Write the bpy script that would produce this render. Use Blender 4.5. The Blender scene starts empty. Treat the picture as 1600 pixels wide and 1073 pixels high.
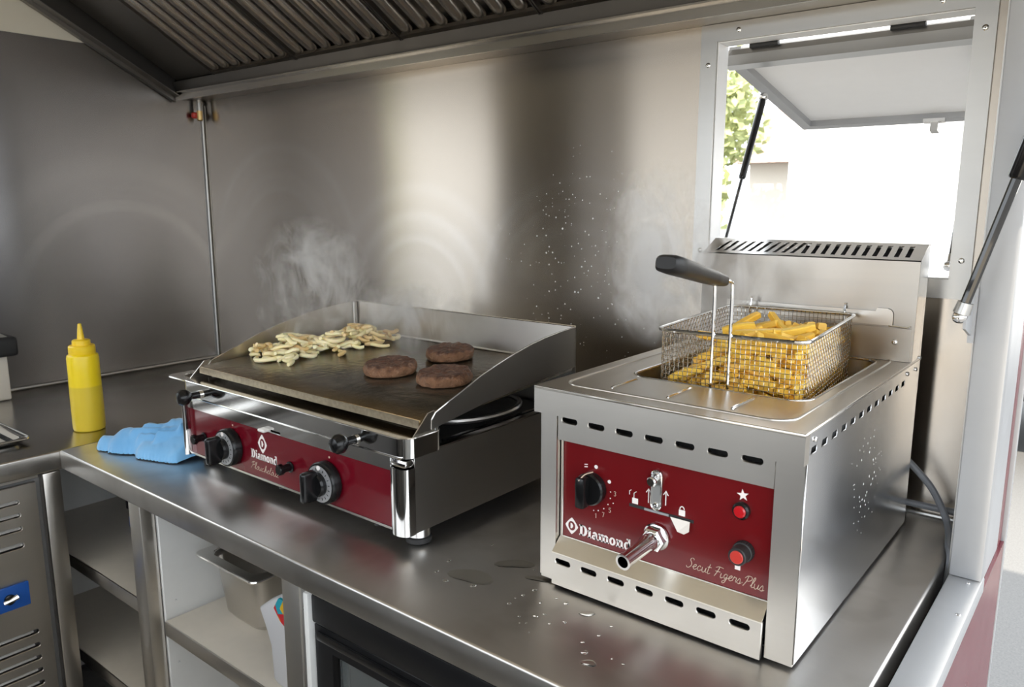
import bpy, bmesh, math, random
from mathutils import Vector, Matrix
R = random.Random(7)
C = bpy.context.scene.collection
SC = bpy.context.scene
PI = math.pi

# ------------------------------------------------------------------ camera
cd = bpy.data.cameras.new('camera'); cam = bpy.data.objects.new('camera', cd); C.objects.link(cam)
cam.location = (0, 0, 1.53)
cam.rotation_euler = (math.radians(90 - 10.3), 0, math.radians(38.9))
cd.sensor_width = 36; cd.lens = 1216 / 1600 * 36; cd.clip_start = 0.02; cd.clip_end = 300
cd.dof.use_dof = True; cd.dof.focus_distance = 1.4; cd.dof.aperture_fstop = 9.0
SC.camera = cam
# ------------------------------------------------------------------ sky, sun, exposure
w = bpy.data.worlds.new('sky'); SC.world = w; w.use_nodes = True
bg = w.node_tree.nodes['Background']
bg.inputs['Color'].default_value = (0.88, 0.94, 1.0, 1); bg.inputs['Strength'].default_value = 1.9
sl = bpy.data.lights.new('sun', 'SUN'); sl.energy = 5.0; sl.angle = 0.01; sl.color = (1.0, 0.91, 0.77)
sun = bpy.data.objects.new('sun', sl); C.objects.link(sun); sun.location = (-3, -6, 9)
sun.rotation_euler = Vector((0.0, 1.0, -1.02)).to_track_quat('-Z', 'Y').to_euler()
SC.view_settings.view_transform = 'Standard'; SC.view_settings.look = 'None'
SC.view_settings.gamma = 1.0; SC.view_settings.use_curve_mapping = False
SC.view_settings.exposure = 0.95
SC.cycles.volume_bounces = 4

# ------------------------------------------------------------------ materials
def nt_new(name):
    m = bpy.data.materials.new(name); m.use_nodes = True
    nt = m.node_tree; return m, nt, nt.nodes['Principled BSDF']
def node(nt, t, **k):
    n = nt.nodes.new(t)
    for a, v in k.items(): setattr(n, a, v)
    return n
def coords(nt, scale=(1, 1, 1)):
    g = node(nt, 'ShaderNodeNewGeometry'); mp = node(nt, 'ShaderNodeMapping')
    mp.inputs['Scale'].default_value = scale
    nt.links.new(g.outputs['Position'], mp.inputs['Vector']); return mp.outputs['Vector']
def noise(nt, vec, scale, detail=3, rough=0.55, dist=0.0):
    n = node(nt, 'ShaderNodeTexNoise'); n.inputs['Scale'].default_value = scale
    n.inputs['Detail'].default_value = detail; n.inputs['Roughness'].default_value = rough
    n.inputs['Distortion'].default_value = dist
    if vec is not None: nt.links.new(vec, n.inputs['Vector'])
    return n.outputs['Fac']
def maprange(nt, v, a, b, c, d):
    n = node(nt, 'ShaderNodeMapRange'); n.inputs[1].default_value = a; n.inputs[2].default_value = b
    n.inputs[3].default_value = c; n.inputs[4].default_value = d
    nt.links.new(v, n.inputs[0]); return n.outputs[0]
def mathn(nt, op, a, b):
    n = node(nt, 'ShaderNodeMath', operation=op)
    for i, v in enumerate((a, b)):
        if v is None: continue
        if isinstance(v, (int, float)): n.inputs[i].default_value = v
        else: nt.links.new(v, n.inputs[i])
    return n.outputs[0]
def mixc(nt, f, a, b):
    n = node(nt, 'ShaderNodeMix', data_type='RGBA')
    if isinstance(f, (int, float)): n.inputs['Factor'].default_value = f
    else: nt.links.new(f, n.inputs['Factor'])
    for k, v in ((6, a), (7, b)):
        if isinstance(v, tuple): n.inputs[k].default_value = (*v, 1)
        else: nt.links.new(v, n.inputs[k])
    return n.outputs[2]
def bump(nt, bs, h, strength=0.2, dist=0.001):
    b = node(nt, 'ShaderNodeBump'); b.inputs['Strength'].default_value = strength
    b.inputs['Distance'].default_value = dist
    nt.links.new(h, b.inputs['Height']); nt.links.new(b.outputs['Normal'], bs.inputs['Normal'])

def plain(name, col, rough=0.5, metal=0.0, spec=0.5, coat=0.0, var=0.06, vscale=30.0, **kw):
    m, nt, bs = nt_new(name)
    v = coords(nt); n = noise(nt, v, vscale)
    a = tuple(max(0, c * (1 - var)) for c in col); b = tuple(min(1, c * (1 + var)) for c in col)
    nt.links.new(mixc(nt, n, a, b), bs.inputs['Base Color'])
    nt.links.new(maprange(nt, noise(nt, v, vscale * .4), .3, .7, rough * .9, min(1, rough * 1.1)), bs.inputs['Roughness'])
    bs.inputs['Metallic'].default_value = metal; bs.inputs['Specular IOR Level'].default_value = spec
    bs.inputs['Coat Weight'].default_value = coat
    for k, vv in kw.items(): bs.inputs[k].default_value = vv
    return m

def steel(name, col=(.60, .585, .565), rough=0.28, aniso=0.7, tangent=(.25, .4, .88), brush=(4, 4, 300),
          smudge=0.10, sscale=3.0, swirl=None, specks=None, stain=None):
    m, nt, bs = nt_new(name)
    v = coords(nt)
    line = noise(nt, coords(nt, tuple(min(b_, 130) for b_ in brush)), 1.0, 1, .5)
    sm = noise(nt, v, sscale, 2, .5, .3)
    if swirl:
        # wiped arcs: concentric strokes around a few cloth centres
        g_ = node(nt, 'ShaderNodeNewGeometry'); tot = None
        for (c_, r0, r1) in swirl:
            dn_ = node(nt, 'ShaderNodeVectorMath', operation='DISTANCE'); nt.links.new(g_.outputs['Position'], dn_.inputs[0]); dn_.inputs[1].default_value = c_
            dd = mathn(nt, 'ADD', dn_.outputs['Value'], mathn(nt, 'MULTIPLY', noise(nt, v, 2, 1), .012))
            fq = noise(nt, None, 1.0, 1, .5); nn = fq.node; cx_ = node(nt, 'ShaderNodeCombineXYZ'); nt.links.new(mathn(nt, 'MULTIPLY', dd, 22.0), cx_.inputs[0]); cx_.inputs[1].default_value = c_[0] * 7; nt.links.new(cx_.outputs[0], nn.inputs['Vector'])
            st_ = maprange(nt, fq, .4, .8, 0, 1)
            mk_ = mathn(nt, 'MULTIPLY', maprange(nt, dd, r0, r0 + .08, 0, 1), maprange(nt, dd, r1 - .12, r1, 1, 0))
            up_ = node(nt, 'ShaderNodeSeparateXYZ'); nt.links.new(v, up_.inputs[0])
            mk_ = mathn(nt, 'MULTIPLY', mk_, maprange(nt, up_.outputs[2], c_[2] - .05, c_[2] + .2, 0, 1))
            st_ = mathn(nt, 'MULTIPLY', st_, mk_); tot = st_ if tot is None else mathn(nt, 'ADD', tot, st_)
        arcs = tot
        sm = mathn(nt, 'ADD', sm, mathn(nt, 'MULTIPLY', arcs, .22))
    ca = tuple(c * .985 for c in col); cb = tuple(min(1, c * 1.015) for c in col)
    colr = mixc(nt, line, ca, cb)
    if swirl: colr = mixc(nt, mathn(nt, 'MULTIPLY', arcs, .20), colr, (.80, .79, .78))
    if stain:
        st = maprange(nt, noise(nt, v, 7.0, 3, .5, .4), .5, .8, 0, 1)
        colr = mixc(nt, mathn(nt, 'MULTIPLY', st, .5), colr, stain)
    rr = maprange(nt, sm, .25, .8, rough - smudge * .3, rough + smudge * .5)
    metal = None
    if specks:
        # dried splashes: small pale round specks near a point on the wall
        (px, py, pz), rad = specks
        g = node(nt, 'ShaderNodeNewGeometry')
        dn = node(nt, 'ShaderNodeVectorMath', operation='DISTANCE'); nt.links.new(g.outputs['Position'], dn.inputs[0]); dn.inputs[1].default_value = (px, py, pz)
        vo = node(nt, 'ShaderNodeTexVoronoi', feature='F1'); vo.inputs['Scale'].default_value = 95; nt.links.new(v, vo.inputs['Vector'])
        sep = node(nt, 'ShaderNodeSeparateColor'); nt.links.new(vo.outputs['Color'], sep.inputs[0])
        thr = mathn(nt, 'MULTIPLY', maprange(nt, sep.outputs[0], .4, 1, 0, .26), maprange(nt, dn.outputs['Value'], rad * .25, rad, 1, 0))
        spk = mathn(nt, 'LESS_THAN', vo.outputs['Distance'], thr)
        colr = mixc(nt, spk, colr, (.85, .84, .80))
        metal = maprange(nt, spk, 0, 1, 1, .1)
    nt.links.new(colr, bs.inputs['Base Color']); nt.links.new(rr, bs.inputs['Roughness'])
    if metal is not None: nt.links.new(metal, bs.inputs['Metallic'])
    else: bs.inputs['Metallic'].default_value = 1.0
    bs.inputs['Anisotropic'].default_value = aniso
    cx = node(nt, 'ShaderNodeCombineXYZ')
    for i in range(3): cx.inputs[i].default_value = tangent[i]
    nt.links.new(cx.outputs[0], bs.inputs['Tangent'])
    return m

M = {}
M['wall_steel'] = steel('wall_steel', (.47, .425, .37), .25, .98, (0, 0, 1), (3, 3, 420), .03, 1.6, (((-2.45, 1.70, 1.30), .15, .55), ((-1.75, 1.70, 1.20), .12, .45), ((-1.15, 1.70, 1.25), .15, .42)), ((-1.12, 1.70, 1.36), .42))
M['lwall_steel'] = steel('left_wall_steel', (.37, .36, .36), .25, .97, (0, 0, 1), (3, 3, 420), .03, 1.6, (((-2.93, 1.35, 1.15), .2, .62),))
M['top_steel'] = steel('worktop_steel', (.60, .58, .555), .33, .25, (0, 1, 0), (4, 380, 4), .12, 6.0, None, None, (.30, .28, .25))
M['ltop_steel'] = steel('side_worktop_steel', (.50, .48, .45), .22, .15, (1, 0, 0), (380, 4, 4), .06, 6.0, None, None, (.30, .28, .25))
M['steel'] = steel('brushed_steel', (.64, .61, .565), .31, .6, (.25, .4, .88), (4, 4, 380), .06, 5)
M['steel_side'] = steel('brushed_side_steel', (.76, .77, .79), .20, .6, (0, 0, 1), (4, 4, 300), .08, 4, None, ((-.307, 1.30, 1.09), .15))  # lighter, bluer copy of the steel, outdoor reflection put into its colour
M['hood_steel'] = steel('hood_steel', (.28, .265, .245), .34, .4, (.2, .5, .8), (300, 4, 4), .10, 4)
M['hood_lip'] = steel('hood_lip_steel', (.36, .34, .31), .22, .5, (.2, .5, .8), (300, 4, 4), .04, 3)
M['baffle'] = steel('baffle_steel', (.62, .57, .52), .22, .3, (.9, .2, .2), (4, 4, 4), .04, 5)
M['hood_dark'] = plain('hood_inside', (.07, .066, .062), .45, .6)
M['chrome'] = plain('polished_steel', (.72, .72, .72), .09, 1.0, var=.02)
M['wire'] = plain('dull_wire', (.52, .48, .42), .23, 1.0, var=.1)
M['plate_edge'] = plain('plate_lip_steel', (.42, .35, .25), .34, .9, var=.35, vscale=120)
M['ledge'] = plain('satin_ledge_steel', (.82, .78, .70), .34, 1.0, var=.04)
M['flue_steel'] = steel('flue_steel', (.47, .44, .40), .31, .6, (0, 0, 1), (4, 4, 380), .06, 4)  # darker copy of the brushed steel, dark wall reflection put into its colour
M['bright_edge'] = plain('polished_edge', (.75, .73, .70), .16, 1.0, var=.03)
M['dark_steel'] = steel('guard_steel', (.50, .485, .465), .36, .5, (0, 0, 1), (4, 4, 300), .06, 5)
M['alu'] = steel('anodised_aluminium', (.52, .515, .50), .36, .5, (.3, .5, .8), (5, 5, 200), .06, 5)
M['white_alu'] = plain('white_aluminium', (.36, .365, .375), .42, .25, var=.03)
M['lam_white'] = plain('white_laminate', (.78, .78, .76), .45, var=.03)
M['lam_cream'] = plain('cream_laminate', (.66, .61, .53), .5, var=.05)
M['red'] = plain('burgundy_panel', (.13, .004, .006), .24, coat=.2, var=.05)
M['gred'] = plain('burgundy_griddle_panel', (.13, .003, .010), .16, coat=.4, var=.05)
M['red_ext'] = plain('burgundy_cladding', (.13, .012, .022), .25, var=.05)
M['black'] = plain('black_plastic', (.006, .006, .0065), .22, spec=.35, var=.2)
M['black_matt'] = plain('black_rubber', (.018, .018, .019), .55, var=.2)
M['black_gloss'] = plain('black_lacquer', (.008, .008, .009), .10, coat=.6, var=.1)
M['fridge_black'] = plain('black_fridge_paint', (.008, .008, .009), .38, spec=.3, var=.1)
M['grip'] = plain('grey_grip', (.012, .012, .013), .40, spec=.35, var=.15)
M['print'] = plain('cream_print', (.60, .46, .36), .5, var=.03)
M['print_white'] = plain('white_print', (.86, .80, .78), .5, var=.02)
M['dial'] = plain('grey_dial', (.42, .42, .43), .35, .5, var=.15, vscale=90)
M['white_plastic'] = plain('white_plastic', (.80, .78, .74), .35)
M['red_lamp'] = plain('red_lens', (.45, .01, .015), .15, coat=.5)
M['red_button'] = plain('red_button', (.50, .04, .03), .35)
M['blue_plastic'] = plain('blue_plastic', (.015, .10, .42), .3)
M['cable'] = plain('grey_cable', (.22, .23, .25), .45)
M['floor'] = plain('floor_vinyl', (.30, .29, .275), .5, var=.2, vscale=60)
M['ceil'] = plain('cream_ceiling', (.72, .70, .62), .5, var=.02)
M['inner_dark'] = plain('cabinet_inside', (.16, .155, .15), .6)
M['asphalt'] = plain('asphalt', (.15, .148, .145), .9, var=.45, vscale=120)
M['bounce_beige'] = plain('beige_bounce_slab', (.58, .50, .39), .85, var=.12, vscale=4)
M['truck'] = plain('white_truck', (.86, .86, .86), .4, var=.02)
M['house'] = plain('render_wall', (.72, .66, .58), .8)
M['roof'] = plain('roof_tile', (.33, .24, .20), .8, var=.2)
M['glass_dark'] = plain('dark_glass', (.03, .035, .04), .08, coat=.5)
M['bark'] = plain('bark', (.12, .08, .05), .9, var=.3)
M['tyre'] = plain('tyre', (.02, .02, .02), .7)
M['pipe_red'] = plain('red_cap', (.5, .03, .02), .4)
M['pipe_brass'] = plain('brass_fitting', (.70, .50, .22), .3, .9)

def mat_leaf():
    m, nt, bs = nt_new('leaves')
    v = coords(nt); nt.links.new(mixc(nt, noise(nt, v, 3), (.30, .36, .14), (.52, .52, .24)), bs.inputs['Base Color'])
    bs.inputs['Roughness'].default_value = .6; return m
M['leaf'] = mat_leaf()

def mat_plate():
    m, nt, bs = nt_new('seasoned_griddle_steel')
    v = coords(nt)
    a = noise(nt, v, 9, 6, .65, .8); b = noise(nt, v, 60, 4, .6)
    c = mixc(nt, maprange(nt, a, .35, .65, 0, 1), (.055, .045, .036), (.20, .17, .13))
    # burnt fat ring towards the front lip
    g = node(nt, 'ShaderNodeSeparateXYZ'); nt.links.new(v, g.inputs[0])
    fr = maprange(nt, mathn(nt, 'ADD', g.outputs[1], mathn(nt, 'MULTIPLY', a, .06)), .985, 1.05, 1, 0)
    c = mixc(nt, mathn(nt, 'MULTIPLY', fr, .75), c, (.26, .17, .07))
    sp = maprange(nt, noise(nt, v, 160, 2, .5), .64, .70, 0, 1)
    c = mixc(nt, mathn(nt, 'MULTIPLY', sp, .5), c, (.42, .30, .16))
    nt.links.new(c, bs.inputs['Base Color'])
    nt.links.new(maprange(nt, a, .3, .7, .17, .26), bs.inputs['Roughness'])
    bs.inputs['Metallic'].default_value = .75
    bump(nt, bs, mathn(nt, 'ADD', b, mathn(nt, 'MULTIPLY', a, 2.0)), .4, .003)
    return m
M['plate'] = mat_plate()
def mat_patty():
    m, nt, bs = nt_new('seared_beef')
    v = coords(nt); a = noise(nt, v, 55, 6, .7, .5); b = noise(nt, v, 260, 4, .6)
    c = mixc(nt, maprange(nt, a, .32, .68, 0, 1), (.040, .013, .007), (.20, .085, .042))
    c = mixc(nt, mathn(nt, 'MULTIPLY', maprange(nt, noise(nt, v, 38, 5, .7, 1.0), .55, .66, 0, 1), .6), c, (.46, .30, .22))
    gm = node(nt, 'ShaderNodeNewGeometry'); sx = node(nt, 'ShaderNodeSeparateXYZ'); nt.links.new(gm.outputs['Normal'], sx.inputs[0])
    side = maprange(nt, sx.outputs[2], .2, .75, 1, 0)
    c = mixc(nt, mathn(nt, 'MULTIPLY', side, .65), c, (.32, .165, .085))
    nt.links.new(c, bs.inputs['Base Color']); bs.inputs['Roughness'].default_value = .42
    bs.inputs['Specular IOR Level'].default_value = .45
    bs.inputs['Subsurface Weight'].default_value = 0
    bump(nt, bs, mathn(nt, 'ADD', a, mathn(nt, 'MULTIPLY', b, .4)), 1.0, .009); return m
M['patty'] = mat_patty()
def mat_food(name, ca, cb, rough, sc, sss):
    m, nt, bs = nt_new(name)
    tc = node(nt, 'ShaderNodeTexCoord'); v = coords(nt)
    oi = node(nt, 'ShaderNodeObjectInfo')
    f = mathn(nt, 'ADD', mathn(nt, 'MULTIPLY', noise(nt, v, sc, 4, .6), .7), mathn(nt, 'MULTIPLY', oi.outputs['Random'], .45))
    nt.links.new(mixc(nt, maprange(nt, f, .3, .85, 0, 1), ca, cb), bs.inputs['Base Color'])
    bs.inputs['Roughness'].default_value = rough
    bs.inputs['Subsurface Weight'].default_value = sss; bs.inputs['Subsurface Radius'].default_value = (.01, .006, .002)
    bs.inputs['Subsurface Scale'].default_value = .5
    bump(nt, bs, noise(nt, v, sc * 6, 3), .25, .001); return m
M['fry'] = mat_food('fried_potato', (.95, .64, .10), (.84, .48, .055), .38, 60, .12)
M['onion'] = mat_food('fried_onion', (.96, .87, .58), (.88, .74, .40), .28, 40, .25)
M['onion_brown'] = mat_food('browned_onion', (.84, .66, .34), (.68, .46, .19), .3, 40, .2)

def mat_bottle():
    m, nt, bs = nt_new('yellow_squeeze_plastic')
    v = coords(nt); g = node(nt, 'ShaderNodeSeparateXYZ'); nt.links.new(v, g.inputs[0])
    lv = maprange(nt, mathn(nt, 'ADD', g.outputs[2], mathn(nt, 'MULTIPLY', noise(nt, v, 14), .006)), 1.0275, 1.0315, 0, 1)
    nt.links.new(mixc(nt, lv, (.70, .52, .035), (.86, .64, .01)), bs.inputs['Base Color'])
    bs.inputs['Roughness'].default_value = .33
    bs.inputs['Subsurface Weight'].default_value = .15; bs.inputs['Subsurface Radius'].default_value = (.02, .012, .002)
    return m
M['bottle'] = mat_bottle()
M['cap'] = plain('yellow_cap_plastic', (.88, .60, .02), .35, var=.02)
def mat_cloth():
    m, nt, bs = nt_new('blue_microfibre')
    v = coords(nt); n = noise(nt, v, 600, 2); n2 = noise(nt, v, 12, 3)
    nt.links.new(mixc(nt, n2, (.12, .36, .68), (.22, .50, .80)), bs.inputs['Base Color'])
    bs.inputs['Roughness'].default_value = .9; bs.inputs['Sheen Weight'].default_value = .4
    bump(nt, bs, n, .5, .001); return m
M['cloth'] = mat_cloth()
def mat_clear(name, col, rough, ior, trans):
    m, nt, bs = nt_new(name)
    v = coords(nt); nt.links.new(maprange(nt, noise(nt, v, 20), .3, .7, rough * .8, rough * 1.2), bs.inputs['Roughness'])
    bs.inputs['Base Color'].default_value = (*col, 1); bs.inputs['IOR'].default_value = ior
    bs.inputs['Transmission Weight'].default_value = trans; return m
M['water'] = mat_clear('water', (1, 1, .97), .03, 1.33, 1.0)
M['oil'] = mat_clear('frying_oil', (.62, .36, .06), .05, 1.46, .35)
M['glass'] = mat_clear('door_glass', (.75, .80, .80), .03, 1.45, .9)
M['milky'] = mat_clear('milky_plastic', (.85, .85, .87), .35, 1.4, .35)

# ------------------------------------------------------------------ helpers
W = {}
def finish(me, smooth=True, ang=35):
    if smooth and len(me.polygons):
        me.polygons.foreach_set('use_smooth', [True] * len(me.polygons)); me.set_sharp_from_angle(angle=math.radians(ang))
    me.update()
def link(name, me, mat, parent=None, at=None, rot=None):
    o = bpy.data.objects.new(name, me); C.objects.link(o)
    if mat is not None and not me.materials: me.materials.append(M[mat] if isinstance(mat, str) else mat)
    at = Vector(at) if at is not None else Vector((0, 0, 0))
    W[o.name] = at
    o.location = at - (W[parent.name] if parent else Vector((0, 0, 0)))
    if rot is not None: o.rotation_euler = rot
    if parent: o.parent = parent
    return o
def obj(name, bm, mat, parent=None, smooth=True, ang=35, label=None):
    """bm is in world coordinates; origin goes to the middle of its base"""
    bmesh.ops.recalc_face_normals(bm, faces=bm.faces)
    vs = [v.co for v in bm.verts]
    lo = Vector([min(v[i] for v in vs) for i in range(3)]); hi = Vector([max(v[i] for v in vs) for i in range(3)])
    c = Vector(((lo.x + hi.x) / 2, (lo.y + hi.y) / 2, lo.z))
    bmesh.ops.translate(bm, verts=bm.verts, vec=-c)
    me = bpy.data.meshes.new(name); bm.to_mesh(me); bm.free(); finish(me, smooth, ang)
    o = link(name, me, mat, parent, c)
    if label: o['label'] = label
    return o
def tag(o, label, cat=None, group=None, kind=None):
    if label: o['label'] = label
    if cat: o['category'] = cat
    if group: o['group'] = group
    if kind: o['kind'] = kind
    return o
def thing(name, label, cat, loc, group=None, kind=None):
    o = bpy.data.objects.new(name, None); C.objects.link(o); o.location = loc; o.empty_display_size = .05
    W[o.name] = Vector(loc); return tag(o, label, cat, group, kind)
def B(): return bmesh.new()
def box(bm, x0, x1, y0, y1, z0, z1, bev=0, seg=2):
    r = bmesh.ops.create_cube(bm, size=1)
    vs = r['verts']
    for v in vs: v.co = Vector(((x0 + x1) / 2 + v.co.x * (x1 - x0), (y0 + y1) / 2 + v.co.y * (y1 - y0), (z0 + z1) / 2 + v.co.z * (z1 - z0)))
    if bev:
        es = list({e for v in vs for e in v.link_edges})
        bmesh.ops.bevel(bm, geom=es, offset=bev, segments=seg, profile=.5, affect='EDGES')
    return bm
def bx(*a, **k): return box(B(), *a, **k)
def frame_of(d):
    d = Vector(d).normalized(); a = Vector((0, 0, 1)) if abs(d.z) < .9 else Vector((1, 0, 0))
    u = d.cross(a).normalized(); return u, d.cross(u).normalized()
def tube(bm, pts, r, seg=10, closed=False, cap=True):
    pts = [Vector(p) for p in pts]; n = len(pts); rings = []
    rr = r if isinstance(r, (list, tuple)) else [r] * n
    u = None
    for i, p in enumerate(pts):
        if closed: d = pts[(i + 1) % n] - pts[i - 1]
        else: d = pts[min(i + 1, n - 1)] - pts[max(i - 1, 0)]
        d.normalize()
        if u is None: u, v = frame_of(d)
        else:
            u = (u - d * u.dot(d)).normalized(); v = d.cross(u)
        rings.append([bm.verts.new(p + (u * math.cos(2 * PI * k / seg) + v * math.sin(2 * PI * k / seg)) * rr[i]) for k in range(seg)])
    for i in range(n if closed else n - 1):
        a, b = rings[i], rings[(i + 1) % n]
        for k in range(seg): bm.faces.new((a[k], a[(k + 1) % seg], b[(k + 1) % seg], b[k]))
    if cap and not closed:
        bm.faces.new(rings[0]); bm.faces.new(rings[-1][::-1])
    return bm
def lathe(bm, prof, c, axis=(0, 0, 1), seg=28, cap=True):
    """prof: (radius, distance along axis)"""
    c = Vector(c); d = Vector(axis).normalized(); u, v = frame_of(d); rings = []
    for r, h in prof:
        rings.append([bm.verts.new(c + d * h + (u * math.cos(2 * PI * k / seg) + v * math.sin(2 * PI * k / seg)) * max(r, 1e-5)) for k in range(seg)])
    for a, b in zip(rings, rings[1:]):
        for k in range(seg): bm.faces.new((a[k], a[(k + 1) % seg], b[(k + 1) % seg], b[k]))
    if cap: bm.faces.new(rings[0]); bm.faces.new(rings[-1][::-1])
    return bm
def prism(bm, pts, off):
    """closed polygon of 3D points, thickened by vector off"""
    a = [bm.verts.new(Vector(p)) for p in pts]; b = [bm.verts.new(Vector(p) + Vector(off)) for p in pts]
    bm.faces.new(a); bm.faces.new(b[::-1]); n = len(a)
    for i in range(n): bm.faces.new((a[i], a[(i + 1) % n], b[(i + 1) % n], b[i]))
    return bm
def rrect(x0, x1, y0, y1, r, n=6):
    out = []
    for cx, cy, a0 in ((x1 - r, y1 - r, 0), (x0 + r, y1 - r, 90), (x0 + r, y0 + r, 180), (x1 - r, y0 + r, 270)):
        for k in range(n + 1):
            a = math.radians(a0 + 90 * k / n); out.append((cx + r * math.cos(a), cy + r * math.sin(a)))
    return out
def pill(cx, cy, w, h, n=6): return rrect(cx - w / 2, cx + w / 2, cy - h / 2, cy + h / 2, h / 2 * .999 if h < w else w / 2 * .999, n)
def plate(outer, holes, thick, fn):
    """flat sheet with holes; fn maps (u, v, t) to world, t in 0..thick"""
    cu = bpy.data.curves.new('tmp', 'CURVE'); cu.dimensions = '2D'; cu.fill_mode = 'BOTH'; cu.extrude = .5
    for poly in [outer] + list(holes):
        s = cu.splines.new('POLY'); s.points.add(len(poly) - 1); s.use_cyclic_u = True
        for p, q in zip(s.points, poly): p.co = (q[0], q[1], 0, 1)
    o = bpy.data.objects.new('tmp', cu); C.objects.link(o)
    dg = bpy.context.evaluated_depsgraph_get(); me = bpy.data.meshes.new_from_object(o.evaluated_get(dg))
    bm = B(); bm.from_mesh(me)
    bpy.data.objects.remove(o); bpy.data.curves.remove(cu); bpy.data.meshes.remove(me)
    bmesh.ops.remove_doubles(bm, verts=bm.verts, dist=1e-6)
    for v in bm.verts: v.co = Vector(fn(v.co.x, v.co.y, (v.co.z + .5) * thick))
    return bm
def rect(x0, x1, y0, y1): return [(x0, y0), (x1, y0), (x1, y1), (x0, y1)]
def catmull(pts, n=6, closed=False):
    P = [Vector(p) for p in pts]; out = []; N = len(P)
    for i in range(N if closed else N - 1):
        p1, p2 = P[i], P[(i + 1) % N]
        p0 = P[i - 1] if (closed or i > 0) else p1 * 2 - p2
        p3 = P[(i + 2) % N] if (closed or i + 2 < N) else p2 * 2 - p1
        for k in range(n):
            t = k / n
            out.append(.5 * ((2 * p1) + (p2 - p0) * t + (2 * p0 - 5 * p1 + 4 * p2 - p3) * t * t + (3 * p1 - p0 - 3 * p2 + p3) * t ** 3))
    if not closed: out.append(P[-1])
    return out
def screw(parent, c, axis, r=.0045, name='screw'):
    bm = lathe(B(), [(r, 0), (r, .0012), (r * .7, .0024), (r * .3, .0026), (r * .28, .0014), (.0001, .0014)], c, axis, 14)
    return obj(name, bm, 'chrome', parent)

# ------------------------------------------------------------------ setting
WX0, WX1, WY1, WY0 = -2.93, -.205, 1.70, -.50
def structure(name, bm, mat, label=None, **k):
    o = obj(name, bm, mat, **k); o['kind'] = 'structure'
    if label: o['label'] = label
    return o
structure('floor', bx(WX0 - .05, -.15, WY0 - .05, WY1 + .05, -.05, 0), 'floor', 'dark vinyl floor of the food trailer')
structure('ceiling', bx(WX0 - .05, -.15, WY0 - .05, WY1 + .05, 2.45, 2.50), 'ceil', 'cream ceiling above the extractor hood')
wbk = plate(rect(WX0 - .03, -.19, 0, 2.45), [rect(-.785, -.283, 1.383, 1.878)], .045, lambda u, v, t: (u, WY1 + t, v))
structure('wall_back', wbk, 'wall_steel', 'brushed stainless steel back wall behind the griddle', smooth=False)
# left wall: steel cladding below, cream above, window beyond the left edge of the picture
wl = plate(rect(WY0, WY1, 0, 2.07), [rect(-.10, .76, 1.08, 2.02)], .03, lambda u, v, t: (WX0 - t, u, v))
structure('wall_left', wl, 'lwall_steel', 'brushed stainless steel side wall behind the mustard bottle', smooth=False)
structure('wall_left_upper', bx(WX0 - .03, WX0, WY0, WY1, 2.0705, 2.45), 'ceil', 'cream upper strip of the side wall')
# serving side behind the camera: open hatch
wf = plate(rect(WX0 - .03, -.15, 0, 2.45), [rect(-2.32, -.45, 1.05, 2.02)], .05, lambda u, v, t: (u, WY0 - t, v))
structure('wall_front', wf, 'lwall_steel', 'front wall of the trailer with open serving hatch', smooth=False)
# right end wall: low wall, head, corner stub, post, sill
structure('wall_right', bx(-.195, -.158, WY0, 1.44, 0, .868), 'lam_white', 'low end wall under the aluminium sill')
structure('wall_right_head', bx(-.195, -.155, WY0, 1.74, 2.08, 2.45), 'alu', 'head of the end opening')
structure('wall_right_stub', bx(-.2045, -.165, 1.475, 1.745, 0, 2.08), 'alu', 'narrow steel return beside the small window')
post = structure('trim_1', bx(-.198, -.149, 1.44, 1.474, .9005, 2.08, bev=.003), 'white_alu', 'pale aluminium post at the right of the opening')
sill = structure('trim_2', bx(-.199, -.148, WY0, 1.474, .869, .90, bev=.004), 'white_alu', 'pale aluminium sill running along the open end')
for yy in (1.30, .9): screw(sill, (-.160, yy, .8995), (0, 0, 1), .004)
screw(sill, (-.166, 1.425, .8995), (0, 0, 1), .003)
structure('trim_3', bx(-.157, -.150, WY0, 1.74, -.10, .868), 'red_ext', 'burgundy outer cladding below the sill')
structure('trim_4', bx(-.164, -.156, 1.690, 1.745, .869, 2.40), 'red_ext', 'thin burgundy edge of the cladding beside the post')
structure('trim_9', bx(-.164, -.156, 1.476, 1.689, .869, 2.40), 'white_alu', 'pale outer strip between the post and the burgundy edge')
structure('trim_5', bx(-.170, -.148, 1.746, 1.760, -.10, 2.45, bev=.003), 'white_alu', 'thin pale corner edge outside the post')
structure('trim_6', tube(B(), [(-2.925, 1.695, .905), (-2.925, 1.695, 1.90)], .0048, 10), 'alu', 'thin vertical corner joint between the steel walls')
structure('trim_7', tube(B(), [(-2.926, -.3, .904), (-2.926, 1.69, .904)], .006, 8), 'alu', 'sealant joint along the side wall')
structure('trim_8', tube(B(), [(-2.92, 1.696, .904), (-.21, 1.696, .904)], .005, 8), 'alu', 'sealant joint along the back wall')
pf = thing('pipe_fitting', 'tiny red and brass pipe fitting at top of wall corner', 'fitting', (-2.90, 1.67, 1.84))
obj('pipe', lathe(B(), [(.009, 0), (.009, .06)], (-2.90, 1.67, 1.875), (0, 0, 1), 14), 'alu', pf)
obj('red_cap', lathe(B(), [(.007, 0), (.012, .004), (.012, .018), (.008, .022)], (-2.912, 1.655, 1.848), (0, 0, 1), 14), 'pipe_red', pf)
obj('nozzle', lathe(B(), [(.006, 0), (.011, .004), (.011, .038)], (-2.897, 1.668, 1.838), (0, 0, 1), 14), 'pipe_brass', pf)

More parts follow.
